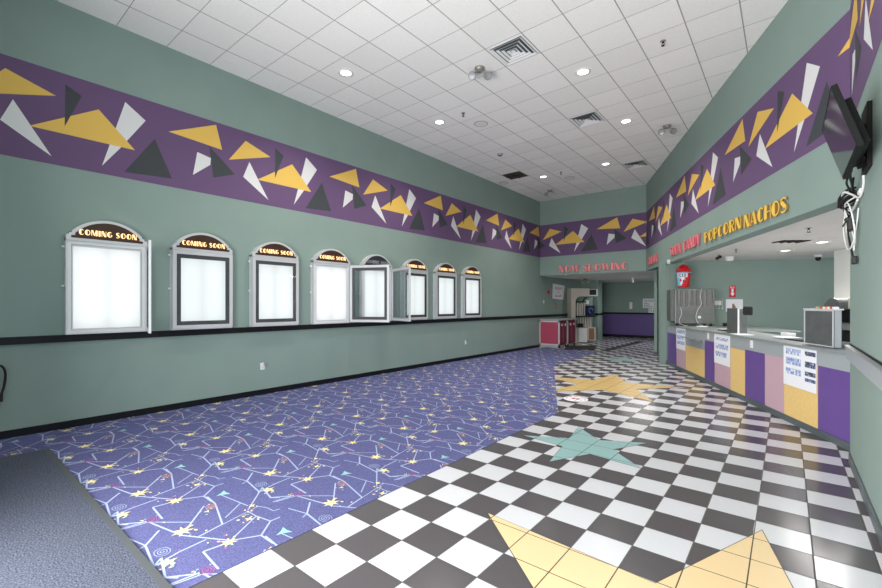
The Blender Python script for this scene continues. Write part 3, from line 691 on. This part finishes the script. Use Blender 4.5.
def emergency(x, y, label, z=ZC, ang=0, s=1.0):
    t = thing('emergency_light', label, 'emergency light', (x, y, z), ang, 'twin-headed emergency lights')
    b = MB(); b.rev([(0, -.06*s), (.05*s, -.055*s), (.08*s, -.02*s), (.085*s, 0), (0, 0)], (0, 0, 0), 'housing'); b.build('base', t)
    for sx in (-1, 1):
        a = MB(); a.cyl((sx*.03*s, 0, -.04*s), (sx*.1*s, -.01*s, -.10*s), .015*s, 'housing'); arm = a.build('arm', t)
        h = MB(); c = Vector((sx*.12*s, -.02*s, -.13*s)); ax = Vector((sx*.25, -.8, -.55))
        h.rev([(0, -.07*s), (.035*s, -.065*s), (.06*s, -.02*s), (.065*s, .03*s), (.058*s, .035*s)], c, 'housing', 20, ax); hd = h.build('lamp_head', t)
        l = MB(); l.rev([(0, .022*s), (.03*s, .026*s), (.058*s, .033*s)], c, 'alud', 20, ax); l.build('lens', hd)
emergency(-3.86, 5.72, 'twin emergency lamp beside the nearest air diffuser', ang=.7)
emergency(-1.99, 10.1, 'twin emergency lamp near the slanted right wall', ang=.5)
emergency(-6.15, 13.3, 'twin emergency lamp far back in the corner of ceiling', ang=.2)
emergency(-6.45, 17.3, 'small white twin emergency lamp under the hallway ceiling', 2.655, .5, 1.0)
def sprinkler(x, y, label, z=ZC):
    t = thing('sprinkler_head', label, 'sprinkler', (x, y, z), 0, 'fire sprinkler heads')
    b = MB(); b.rev([(0, -.006), (.035, -.006), (.04, 0)], (0, 0, 0), 'alud'); b.build('escutcheon', t)
    b = MB(); b.cyl((0, 0, -.006), (0, 0, -.03), .012, 'dark'); b.tube([(-.014, 0, -.03), (-.018, 0, -.045), (0, 0, -.065)], .004, 'dark'); b.tube([(.014, 0, -.03), (.018, 0, -.045), (0, 0, -.065)], .004, 'dark'); b.build('frame', t)
    b = MB(); b.cyl((0, 0, -.065), (0, 0, -.069), .024, 'dark'); b.build('deflector', t)
sprinkler(-5.02, 6.85, 'dark sprinkler head beside the round ceiling speaker')
sprinkler(-1.395, 6.82, 'dark sprinkler head nearest the slanted right wall')
sprinkler(-5.06, 11.69, 'dark sprinkler head far back between two ceiling lights')
sprinkler(0.253, 8.308, 'dark sprinkler head in concession ceiling, nearest the opening', 2.72)
sprinkler(-0.804, 10.535, 'dark sprinkler head in concession ceiling before the white smoke detector', 2.72)
b = MB(); b.rev([(0, -.045), (.05, -.045), (.07, -.03), (.075, 0)], (-5.66, 9.31, ZC), 'alud'); b.rev([(0, -.055), (.03, -.053), (.035, -.045)], (-5.66, 9.31, ZC), 'dark', 16)
tag(b.build('smoke_detector'), 'small grey smoke detector in the main ceiling', 'smoke detector')
def speaker(x, y, label):
    t = thing('ceiling_speaker', label, 'speaker', (x, y, ZC), 0, 'flush round ceiling speakers')
    b = MB(); b.rev([(0, -.004), (.13, -.004)], (0, 0, 0), 'soff', 28); b.build('grille', t)
    b = MB(); b.rev([(.13, -.004), (.14, -.007), (.15, 0)], (0, 0, 0), 'alud', 28); b.build('rim', t)
speaker(-5.03, 7.5, 'round flush speaker in the ceiling beside a dark sprinkler, nearer one')
speaker(-5.09, 12.4, 'round flush speaker in the ceiling, farther one near the back wall')
speaker(-6.93, 11.6, 'faint round flush speaker in the ceiling against the left wall')
# concession ceiling
b = MB(); b.rev([(0, -.10), (.06, -.10), (.08, -.085), (.09, -.02), (.10, 0)], (-1.05, 12.15, 2.72), 'white'); tag(b.build('smoke_detector'), 'white smoke detector on the concession ceiling', 'smoke detector')
t = thing('dome_camera', 'white dome security camera by the end of the green wall', 'camera', (.56, 13.0, 2.72))
b = MB(); b.rev([(0, -.05), (.07, -.045), (.08, 0)], (0, 0, 0), 'white'); b.build('base', t); b = MB(); b.rev([(0, -.14), (.03, -.13), (.05, -.10), (.055, -.05)], (0, 0, 0), 'dark'); b.build('dome', t)
t = thing('return_grille', 'dark vent opening in the concession ceiling', 'air vent', (.06, 9.86, 2.72), math.radians(-50.8))
b = MB(); b.box(-.15, .15, -.25, .25, -.004, -.002, 'brown'); b.build('opening', t)
for k in range(4): b = MB(); b.box(-.15, .15, -.22+k*.14, -.20+k*.14, -.016, -.004, 'dark'); b.build('slat', t)
t = thing('spotlight', 'small black spotlight under the concession ceiling near the wall', 'spotlight', (-1.2, 11.5, 2.72))
b = MB(); b.cyl((0, 0, 0), (0, 0, -.04), .012, 'dark'); b.build('stem', t); b = MB(); b.cyl((-.05, -.02, -.09), (.04, .02, -.04), .03, 'dark'); b.build('head', t)
b = MB(); b.rev([(0, -.10), (.04, -.1), (.045, 0)], (-2.32, 12.0, 2.72), 'white', 16); tag(b.build('motion_sensor'), 'tiny white sensor under the header above the cup sign', 'sensor')
b = MB(); b.cyl((-4.75, 17.9, 2.655), (-4.75, 17.9, 2.46), .035, 'paper'); tag(b.build('ceiling_beacon'), 'small pale cylinder hanging from the hallway ceiling', 'ceiling fitting')

# ------------------------------------------------------------------ concession counter
t = thing('concession_counter', 'long concession counter with purple, yellow and pink front panels', 'counter', (0, 0, 0))
def cbox(mb, q0, q1, o0, o1, z0, z1, m):   # o = distance behind the front face (negative sticks out)
    mb.prism([(q0, z0), (q1, z0), (q1, z1), (q0, z1)], CA, CU, Z, CN, -o1, -o0, m); return mb
b = MB(); cbox(b, -.45, 6.784, .03, .75, .1, 1.02, 'lgrey'); b.build('body', t)
b = MB(); cbox(b, -.45, 6.784, .02, .7, 0, .1, 'kick'); cbox(b, -.45, 6.784, -.012, .02, 0, .085, 'kick'); b.build('kick_plate', t)
segs = [(-.45, .546, 'lpurple', .85), (.546, 1.276, 'lyel', .85), (1.276, 1.789, 'lpink', .85), (1.789, 2.418, 'lpurple', .85), (2.418, 2.963, 'lyel', .83), (2.963, 3.664, 'lpink', .83),
        (3.664, 4.17, 'lpurple', .86), (4.17, 5.326, 'lyel', .655), (5.326, 6.014, 'lpink', .85), (6.014, 6.784, 'lpurple', .85)]
for q0, q1, m, zt in segs:
    b = MB(); cbox(b, q0+.003, q1-.003, .0, .03, .085, zt, m); b.build('front_panel', t)
for q0, q1, zt in [(-.45, 1.276, .85), (1.276, 2.418, .85), (2.418, 3.664, .83), (3.664, 4.17, .86), (4.17, 5.326, .655), (5.326, 6.784, .85)]:
    b = MB(); cbox(b, q0+.002, q1-.002, -.004, .03, zt, 1.03, 'lgrey'); b.build('fascia_panel', t)
b = MB(); cbox(b, -.45, 4.17, -.02, .75, 1.03, 1.062, 'ctop'); cbox(b, 4.17, 6.784, -.02, .75, 1.02, 1.05, 'ctop'); cbox(b, 4.6, 6.784, .75, 1.9, 1.02, 1.05, 'ctop'); b.build('countertop', t)
b = MB(); cbox(b, 4.25, 5.15, -.14, 0, .84, .86, 'ctop'); b.build('ledge', t)
rebase(t, tuple(cpt(3)), math.atan2(-CU.y, -CU.x))

def csheet(label, q0, q1, z0, z1, blocks):
    t = thing('menu_sheet', label, 'poster', cpt((q0+q1)/2)); 
    b = MB(); w = (q1-q0)/2
    b.prism([(-w, z0), (w, z0), (w, z1), (-w, z1)], (0, 0, 0), -CU, Z, CN, .005, .008, 'paper'); b.build('sheet', t)
    b = MB()
    for (a, c, d, e, m) in blocks:
        X0, X1, Y0, Y1 = -w+2*w*a, -w+2*w*c, z0+(z1-z0)*d, z0+(z1-z0)*e
        b.prism([(X0, Y0), (X1, Y0), (X1, Y1), (X0, Y1)], (0, 0, 0), -CU, Z, CN, .008, .0085, 'inkl' if m == 'ink' else 'inkd')
        rnd = random.Random(int(a*100+d*1000)); nx = 9
        for ix in range(nx):
            for iy in range(2):
                cw = (X1-X0)/nx; chh = (Y1-Y0)/2
                if rnd.random() < .7:
                    xa = X0+ix*cw+cw*.1; ya = Y0+iy*chh+chh*.12; xb = xa+cw*rnd.uniform(.5, .85); yb = ya+chh*rnd.uniform(.4, .8)
                    b.prism([(xa, ya), (xb, ya), (xb, yb), (xa, yb)], (0, 0, 0), -CU, Z, CN, .0085, .009, rnd.choice(['ink', 'ink', 'paper']) if m == 'ink' else rnd.choice(['inkl', 'ink', 'dark']))
    b.build('print', t); rebase(t, tuple(cpt((q0+q1)/2)+CN*.004), math.atan2(-CU.y, -CU.x))
B3 = [(.08, .56, .80, .95, 'ink'), (.08, .56, .54, .72, 'ink'), (.08, .56, .30, .45, 'ink'), (.68, .98, .84, .94, 'inkd'), (.68, .98, .56, .70, 'inkd'), (.68, .98, .36, .46, 'inkd'), (.68, .98, .22, .30, 'inkd')]
csheet('large white sheet of blue pictures on the yellow panel, nearest', .56, 1.27, .50, 1.026, B3)
csheet('white sheet of blue pictures on the middle pink panel', 2.965, 3.66, .475, 1.026, [(.1, .9, .80, .90, 'ink'), (.1, .9, .52, .68, 'ink'), (.1, .8, .26, .42, 'ink')])
csheet('narrow-looking white sheet of pictures on the farthest pink panel', 5.33, 6.0, .51, 1.017, [(.1, .95, .76, .92, 'ink'), (.1, .8, .48, .66, 'ink'), (.1, .95, .24, .40, 'ink')])
outlet('counter_outlet', 'white outlet on the counter fascia beside the middle menu sheet', 'outlet', cpt(3.968)+Z*.957+CN*.004, CU, CN)
outlet('counter_outlet', 'white outlet on the counter fascia above the near purple panel', 'outlet', cpt(2.182)+Z*.957+CN*.004, CU, CN)

# ------------------------------------------------------------------ things on the counter
ang = math.atan2(CU.y, CU.x)+PI     # local x = towards the near end (left->right as seen), local -y... out to the room
def on_counter(name, label, cat, q, o, z=1.062): 
    p = cpt(q, o); return thing(name, label, cat, (p.x, p.y, z), math.atan2(-CU.y, -CU.x))
# local frame: +x = -CU (to the right), -y = CN*? check sign so that local -y faces the room
rt = math.atan2(-CU.y, -CU.x); ly = Vector((-math.sin(rt), math.cos(rt), 0)); SG = 1 if ly.dot(CN) < 0 else -1
# soda machine
t = on_counter('drink_machine', 'steel-backed drink machine with coloured buttons, nearest on counter', 'drink machine', .76, .12)
def lb(mb, x0, x1, y0, y1, z0, z1, m, r=0):   # y measured away from the room
    a, c = sorted((SG*y0, SG*y1)); (mb.rbox(x0, x1, a, c, z0, z1, m, r) if r else mb.box(x0, x1, a, c, z0, z1, m)); return mb
b = MB(); lb(b, -.285, .285, .0, .08, .01, .455, 'steeld'); b.build('cabinet', t)
b = MB(); b.frame(-.285, .285, .01, .455, .014, min(-SG*.006, SG*.001), max(-SG*.006, SG*.001), 'alu'); b.build('edge_frame', t)
b = MB(); lb(b, .285, .292, .01, .075, .01, .455, 'lgrey'); b.build('side_panel', t)
b = MB(); lb(b, -.295, .295, -.01, .10, .455, .47, 'alu'); b.build('lid', t)
for k, m in enumerate(['btn3', 'btn2', 'btn1', 'white', 'btn3', 'white', 'btn1', 'white']):
    b = MB(); lb(b, -.07+k*.045, -.037+k*.045, .01, .06, .47, .495, m); b.build('button', t)
for x in (-.24, .24):
    b = MB(); b.cyl((x, SG*.05, 0), (x, SG*.05, .012), .02, 'dark'); b.build('foot', t)
# till with display
t = on_counter('cash_register', 'dark steel box with a white post and small black display', 'cash register', 3.2, .14)
b = MB(); lb(b, -.28, .19, 0, .14, .0, .455, 'steeld', .006); b.build('housing', t)
b = MB(); lb(b, .19, .203, -.012, .012, 0, .45, 'white'); lb(b, .19, .36, -.01, .02, .445, .46, 'white'); b.build('post', t)
b = MB(); lb(b, .16, .5, -.12, .12, 0, .012, 'white', .005); b.build('base_plate', t)
b = MB(); lb(b, .34, .60, .0, .06, .34, .49, 'dark', .025); b.build('display', t)
t = on_counter('card_reader', 'small white box on counter right of the dark steel box', 'card reader', 2.42, .55)
b = MB(); lb(b, -.1, .1, 0, .12, 0, .07, 'white', .008); b.build('case', t); b = MB(); lb(b, -.08, .08, .02, .09, .07, .074, 'lgrey'); b.build('key_pad', t)
t = on_counter('serving_tray', 'flat black tray with a white paper lying on the counter', 'tray', 1.86, .30)
b = MB(); lb(b, -.05, .42, 0, .25, 0, .018, 'dark', .006); b.build('tray', t); b = MB(); lb(b, -.28, .02, -.04, .2, .018, .03, 'paper'); b.build('paper', t)
t = on_counter('serving_tray', 'thin dark tray on the counter above the small outlet', 'tray', 3.95, .25)
b = MB(); lb(b, -.25, .3, 0, .25, 0, .02, 'dark', .006); b.build('tray', t); b = MB(); lb(b, -.35, -.2, .02, .2, 0, .03, 'alu'); b.build('holder', t)
# machines standing behind the drink machine
t = on_counter('popcorn_machine', 'rounded black machine top showing above the drink machine', 'machine', 1.19, .50)
b = MB(); n = 12; prof = [(-.17, 0), (.17, 0), (.17, .50)]+[(.17-.34*k/n, .50+.11*math.sin(PI*(k+1.2)/(n+1.2))) for k in range(1, n)]+[(-.17, .46)]
b.prism(prof, (0, 0, 0), (1, 0, 0), Z, (0, SG, 0), 0, .2, 'steeld'); b.build('hood', t)
b = MB(); lb(b, -.12, .12, -.01, 0, .1, .45, 'dark'); b.build('window', t)
t = on_counter('register_stand', 'black screen and printer stacked right of the drink machine', 'register', .93, .50)
b = MB(); lb(b, -.06, .16, .0, .2, .0, .05, 'alu', .01); b.build('drawer', t)
b = MB(); lb(b, -.05, .15, .02, .2, .05, .20, 'dark', .01); b.build('printer', t)
b = MB(); lb(b, -.05, .15, .0, .02, .20, .27, 'lgrey'); b.build('paper_slot', t)
b = MB(); lb(b, -.06, .16, .0, .05, .29, .47, 'tvblack', .01); b.build('screen', t)
b = MB(); lb(b, -.08, .16, .08, .2, .47, .60, 'beige'); b.build('top_box', t)

# warmer cabinet at the far end, its steel back towards the camera
t = thing('food_warmer', 'stainless warming cabinet seen from its ribbed back, with white cord', 'food warmer', (-2.17, 11.95, 1.052), math.atan2(WV.y, WV.x))
b = MB(); b.rbox(0, .88, 0, .40, .06, .92, 'steel', .006); b.build('cabinet', t)
b = MB(); b.box(-.09, 0, .05, .40, .12, .90, 'steeld'); b.build('side_vent', t)
b = MB(); b.box(.03, .84, -.006, 0, .09, .46, 'steeld'); b.build('lower_panel', t)
for k in range(7):
    b = MB(); x = .03+k*.117; b.prism([(x, -.002), (x+.03, -.022), (x+.08, -.022), (x+.10, -.002)], (0, 0, .49), (1, 0, 0), (0, 1, 0), Z, 0, .40, 'steel'); b.build('rib', t)
b = MB(); b.tube(spline([(.58, -.028, .92), (.56, -.03, .7), (.58, -.03, .55), (.50, -.03, .4), (.46, -.03, .2), (.52, -.05, .05), (.6, -.06, .01)]), .006, 'cablew'); b.build('power_cord', t)
b = MB(); b.tube(spline([(.12, -.015, .46), (.14, -.02, .3), (.08, -.03, .1), (.18, -.05, .02), (.27, -.06, .01)]), .005, 'cablew'); b.build('power_cord', t)
b = MB(); b.cyl((.54, -.03, .22), (.54, -.006, .22), .035, 'white'); b.build('cap', t)
for x in (.06, .2, .68, .82):
    b = MB(); b.cyl((x, .06, 0), (x, .06, .06), .03, 'dark'); b.build('foot', t)
b = MB(); b.rev([(0, .02), (.12, .015), (.13, 0)], (-1.58, 11.88, 1.052), 'white', 24); tag(b.build('plate'), 'white round plate on the counter under the hanging cord', 'plate')
b = MB(); b.rbox(-1.22, -1.05, 12.42, 12.52, 1.052, 1.13, 'dark', .01); tag(b.build('black_box'), 'small black box beside the steel warming cabinet', 'box')

# hanging cup sign
t = thing('cup_sign', 'red and blue frozen-drink cup sign hanging over the steel warmer', 'sign', (-2.0, 12.05, 2.02)); t.scale = (.88, .88, .9)
b = MB(); b.rev([(0, 0), (.125, 0), (.135, .03), (.185, .40)], (0, 0, 0), 'cupred', 32); b.build('cup', t)
b = MB(); b.rev([(.19, .38), (.195, .40), (.175, .48), (.12, .57), (.05, .625), (0, .635)], (0, 0, 0), 'cupred', 32); b.build('ice_dome', t)
b = MB(); b.rev([(.186, .385), (.198, .385), (.198, .405), (.186, .405)], (0, 0, 0), 'cupblue', 32); b.build('rim', t)
b = MB()
# printed wrap on the camera side of the cup
def cupp(a, h): r = .136+.050*(h-.03)/.37+.0015; return (r*math.cos(a), r*math.sin(a), h)
A0 = math.atan2(-12.1, 2.02)
for i in range(12):
    for j in range(6):
        a0 = A0-1.35+i*.17; a1 = a0+.17; h0 = .035+j*.055; h1 = h0+.055
        if i < 9 - max(0, 3-j): b.face([cupp(a0, h0), cupp(a1, h0), cupp(a1, h1), cupp(a0, h1)], 'cupblue' if (i < 5 or (i*j) % 3) else 'white')
b.build('printed_wrap', t)
b = MB()
def cpoly(poly, m, dr=.004):
    b.face([tuple(Vector(cupp(A0-1.0+p[0]/.17, p[1]))*1) if False else (lambda q: (q[0]*(1+dr/.18), q[1]*(1+dr/.18), q[2]))(cupp(A0-1.0+p[0]/.17, p[1])) for p in poly], m)
bgp = [(0, .27), (.27, .27), (.27, .37), (0, .37)]
for k in range(6): cpoly([(.27*k/6, .265), (.27*(k+1)/6, .265), (.27*(k+1)/6, .375), (.27*k/6, .375)], 'white', .003)
def er(x0, x1, z0, z1): cpoly([(x0, z0), (x1, z0), (x1, z1), (x0, z1)], 'navy', .005)
x = .02
er(x, x+.022, .28, .36); x += .05
er(x, x+.02, .28, .36); er(x+.02, x+.045, .28, .295); er(x+.02, x+.045, .345, .36); x += .06
for _ in (0, 1):
    er(x, x+.02, .28, .36); er(x+.02, x+.045, .28, .295); er(x+.02, x+.045, .345, .36); er(x+.02, x+.038, .313, .327); x += .06
for c_, r_, m_ in (((.09, .19), .035, 'cupred'), ((.17, .16), .03, 'navy'), ((.2, .21), .025, 'btn3'), ((.1, .1), .03, 'white')):
    cpoly([(c_[0]+r_*math.cos(k*PI/4), c_[1]+r_*math.sin(k*PI/4)) for k in range(8)], m_, .005)
b.build('lettering', t)
b = MB(); b.tube([(0, 0, .63), (0, 0, .77)], .003, 'cablew'); b.build('hanging_wire', t)

# end-wall items
def wp(s_, z, o=0): p = W0+WV*s_+WN*o; return Vector((p.x, p.y, z))
t = thing('arrow_sign', 'red fire extinguisher sign with white downward arrow', 'sign', wp(1.70, 1.92))
b = MB(); b.prism([(-.075, -.15), (.075, -.15), (.075, .15), (-.075, .15)], (0, 0, 0), WV, Z, WN, .001, .006, 'redsign'); b.build('plate', t)
b = MB(); b.prism([(-.022, .07), (-.022, -.05), (-.05, -.05), (0, -.12), (.05, -.05), (.022, -.05), (.022, .07)], (0, 0, 0), WV, Z, WN, .006, .007, 'paper'); print_rows(b, (0, 0, 0), WV, WN, [(-.055, .055, .085, .125)], 'paper', .007); b.build('arrow', t)
t = thing('wall_notice', 'white framed board with small brown print under the arrow sign', 'notice', wp(1.74, 1.56))
b = MB(); b.prism([(-.19, -.16), (.19, -.16), (.19, .16), (-.19, .16)], (0, 0, 0), WV, Z, WN, .001, .012, 'paper'); b.build('board', t)
b = MB(); b.prism([(-.05, -.12), (.05, -.12), (.02, -.02), (-.02, .05), (-.05, .04)], (0, 0, 0), WV, Z, WN, .012, .013, 'wood'); b.build('print', t)
t = thing('key_rack', 'small white wall rack with hooks right of the steel warmer', 'rack', wp(1.36, 1.62))
b = MB(); b.prism([(-.08, -.05), (.08, -.05), (.08, .06), (-.08, .06)], (0, 0, 0), WV, Z, WN, .0, .03, 'white'); b.build('box', t)
for k in range(4):
    b = MB(); b.cyl(WV*(-.12+k*.075)+Z*-.14+WN*.0, WV*(-.12+k*.075)+Z*-.14+WN*.03, .012, 'white', 8); b.tube([WV*(-.12+k*.075)+Z*-.14+WN*.012, WV*(-.10+k*.07)+WN*.012+Z*.1], .004, 'white', 6); b.build('hook', t)

# ------------------------------------------------------------------ wall television
t = thing('television', 'black flat television tilted down on a wall bracket', 'television', (XN, 4.3, 2.83))
top = Vector((-.262, 0, .21)); bot = Vector((-.132, 0, -.225)); up = (top-bot).normalized(); nn = Vector((-up.z, 0, up.x))
if nn.x > 0: nn = -nn
cc = (top+bot)/2; hh = (top-bot).length/2; Yv = Vector((0, 1, 0))
def tvp(mb, y0, y1, a0, a1, d0, d1, m): mb.prism([(y0, a0), (y1, a0), (y1, a1), (y0, a1)], cc, Yv, up, nn, d0, d1, m)
b = MB(); tvp(b, -.47, .47, -hh, hh, -.032, 0, 'tvblack'); b.build('casing', t)
b = MB(); tvp(b, -.452, .452, -hh+.022, hh-.016, 0, .0015, 'screen'); b.build('screen', t)
b = MB(); tvp(b, -.33, .33, -hh+.04, hh-.08, -.09, -.032, 'tvblack'); b.build('rear_cover', t)
b = MB(); b.box(-.03, -.001, .12, .42, -.22, .26, 'tvblack'); b.box(-.08, -.03, .2, .34, -.1, .12, 'tvblack'); b.build('wall_plate', t)
for y in (.2, .32):
    b = MB(); b.tube([(-.02, y, .02), (-.09, y, .05), cc+Yv*y-nn*.1], .014, 'tvblack'); b.build('bracket_arm', t)
b = MB(); tvp(b, .12, .40, -.2, .2, -.11, -.09, 'tvblack'); b.build('mount_plate', t)
# tangled cords below it
t = thing('cable_bundle', 'tangled black and white cords hanging below the television', 'cable', (XN, 5.2, 2.5))
rr = random.Random(3)
def cord(mname, pts, r): b = MB(); b.tube(spline(pts), r, mname); b.build('white_cord' if mname == 'cablew' else 'black_cord', t)
cord('cableb', [(-.06, -.45, .25), (-.08, -.3, .18), (-.05, -.1, .12), (-.03, .1, .06)]+[(-.06-.05*math.cos(a), .12+.16*math.cos(a+.5), .0+.045*math.sin(a)+.004*k) for k, a in enumerate([i*PI/4 for i in range(20)])], .010)
cord('cableb', [(-.07, -.3, .2), (-.09, -.15, .14), (-.05, .05, .08), (-.09, .15, .0), (-.03, .25, -.08), (-.08, .1, -.15), (-.03, -.05, -.2), (-.06, .1, -.25), (-.03, .02, -.52)], .008)
cord('cableb', [(-.05, -.2, .16), (-.03, .2, .1), (-.07, .35, .0), (-.05, .2, -.1), (-.08, .3, -.18)], .007)
cord('cablew', [(-.02, -.55, .28), (-.02, -.50, .15), (-.01, -.40, .05), (-.02, -.25, -.02), (-.05, -.05, .05), (-.09, .1, .10), (-.08, .3, .02), (-.03, .15, -.06), (-.02, -.15, -.02)], .009)
cord('cablew', [(-.03, -.05, .02)]+[(-.05-.025*math.cos(a), .08+.26*math.sin(a), -.20+.20*math.cos(a)) for a in [i*PI/5 for i in range(12)]]+[(-.03, .05, -.30), (-.03, .0, -.44)], .006)
cord('cablew', [(-.06, .3, -.02), (-.07, .36, -.2), (-.06, .22, -.38), (-.05, .05, -.42), (-.03, -.1, -.3), (-.02, -.2, -.1)], .005)
b = MB(); b.rbox(-.07, -.03, -.04, .1, -.26, -.15, 'cableb', .01); b.build('adapter', t)
b = MB(); b.rbox(-.045, -.01, -.04, .04, -.56, -.49, 'cableb', .008); b.build('plug_block', t)
b = MB(); b.rbox(-.03, -.0, -.34, -.22, .0, .04, 'cablew', .008); b.build('wall_plug', t)

# ------------------------------------------------------------------ light
w = bpy.data.worlds.new('world'); bpy.context.scene.world = w; w.use_nodes = True
bg = w.node_tree.nodes['Background']; bg.inputs[0].default_value = (.93, .96, 1, 1); bg.inputs[1].default_value = 1.3
def area(name, loc, rot, sx, sy, e, col=(1, 1, 1)):
    L = bpy.data.lights.new(name, 'AREA'); L.shape = 'RECTANGLE'; L.size = sx; L.size_y = sy; L.energy = e; L.color = col
    o = bpy.data.objects.new(name, L); C.objects.link(o); o.location = loc; o.rotation_euler = rot; return o
area('storefront_daylight', (-2.05, -1.3, 1.5), (math.radians(95), 0, math.radians(-24)), 4.6, 2.6, 560, (1, .99, .98))
area('hallway_fill', (-4.6, 18.2, 2.6), (0, 0, 0), 1.2, .3, 32, (1, .97, .94))  # added fill without a fixture, lifts the dim hallway
area('concession_fill', (.55, 9.4, 2.66), (0, 0, math.atan2(HU.y, HU.x)), 1.8, .5, 55, (1, .97, .93))  # added fill with no tube behind it, whitens the tiled wall

# ------------------------------------------------------------------ camera
cam = bpy.data.cameras.new('camera'); co = bpy.data.objects.new('camera', cam); C.objects.link(co)
co.location = (0, 0, 1.5846); co.rotation_euler = (PI/2, 0, .6847)
cam.sensor_width = 36; cam.lens = 423.4/882*36; cam.clip_start = .05
cam.shift_y = (304.5-294)/882
s = bpy.context.scene; s.camera = co
s.view_settings.view_transform = 'Standard'; s.view_settings.look = 'None'; s.view_settings.exposure = .12; s.view_settings.gamma = 1
s.cycles.max_bounces = 10; s.cycles.diffuse_bounces = 6
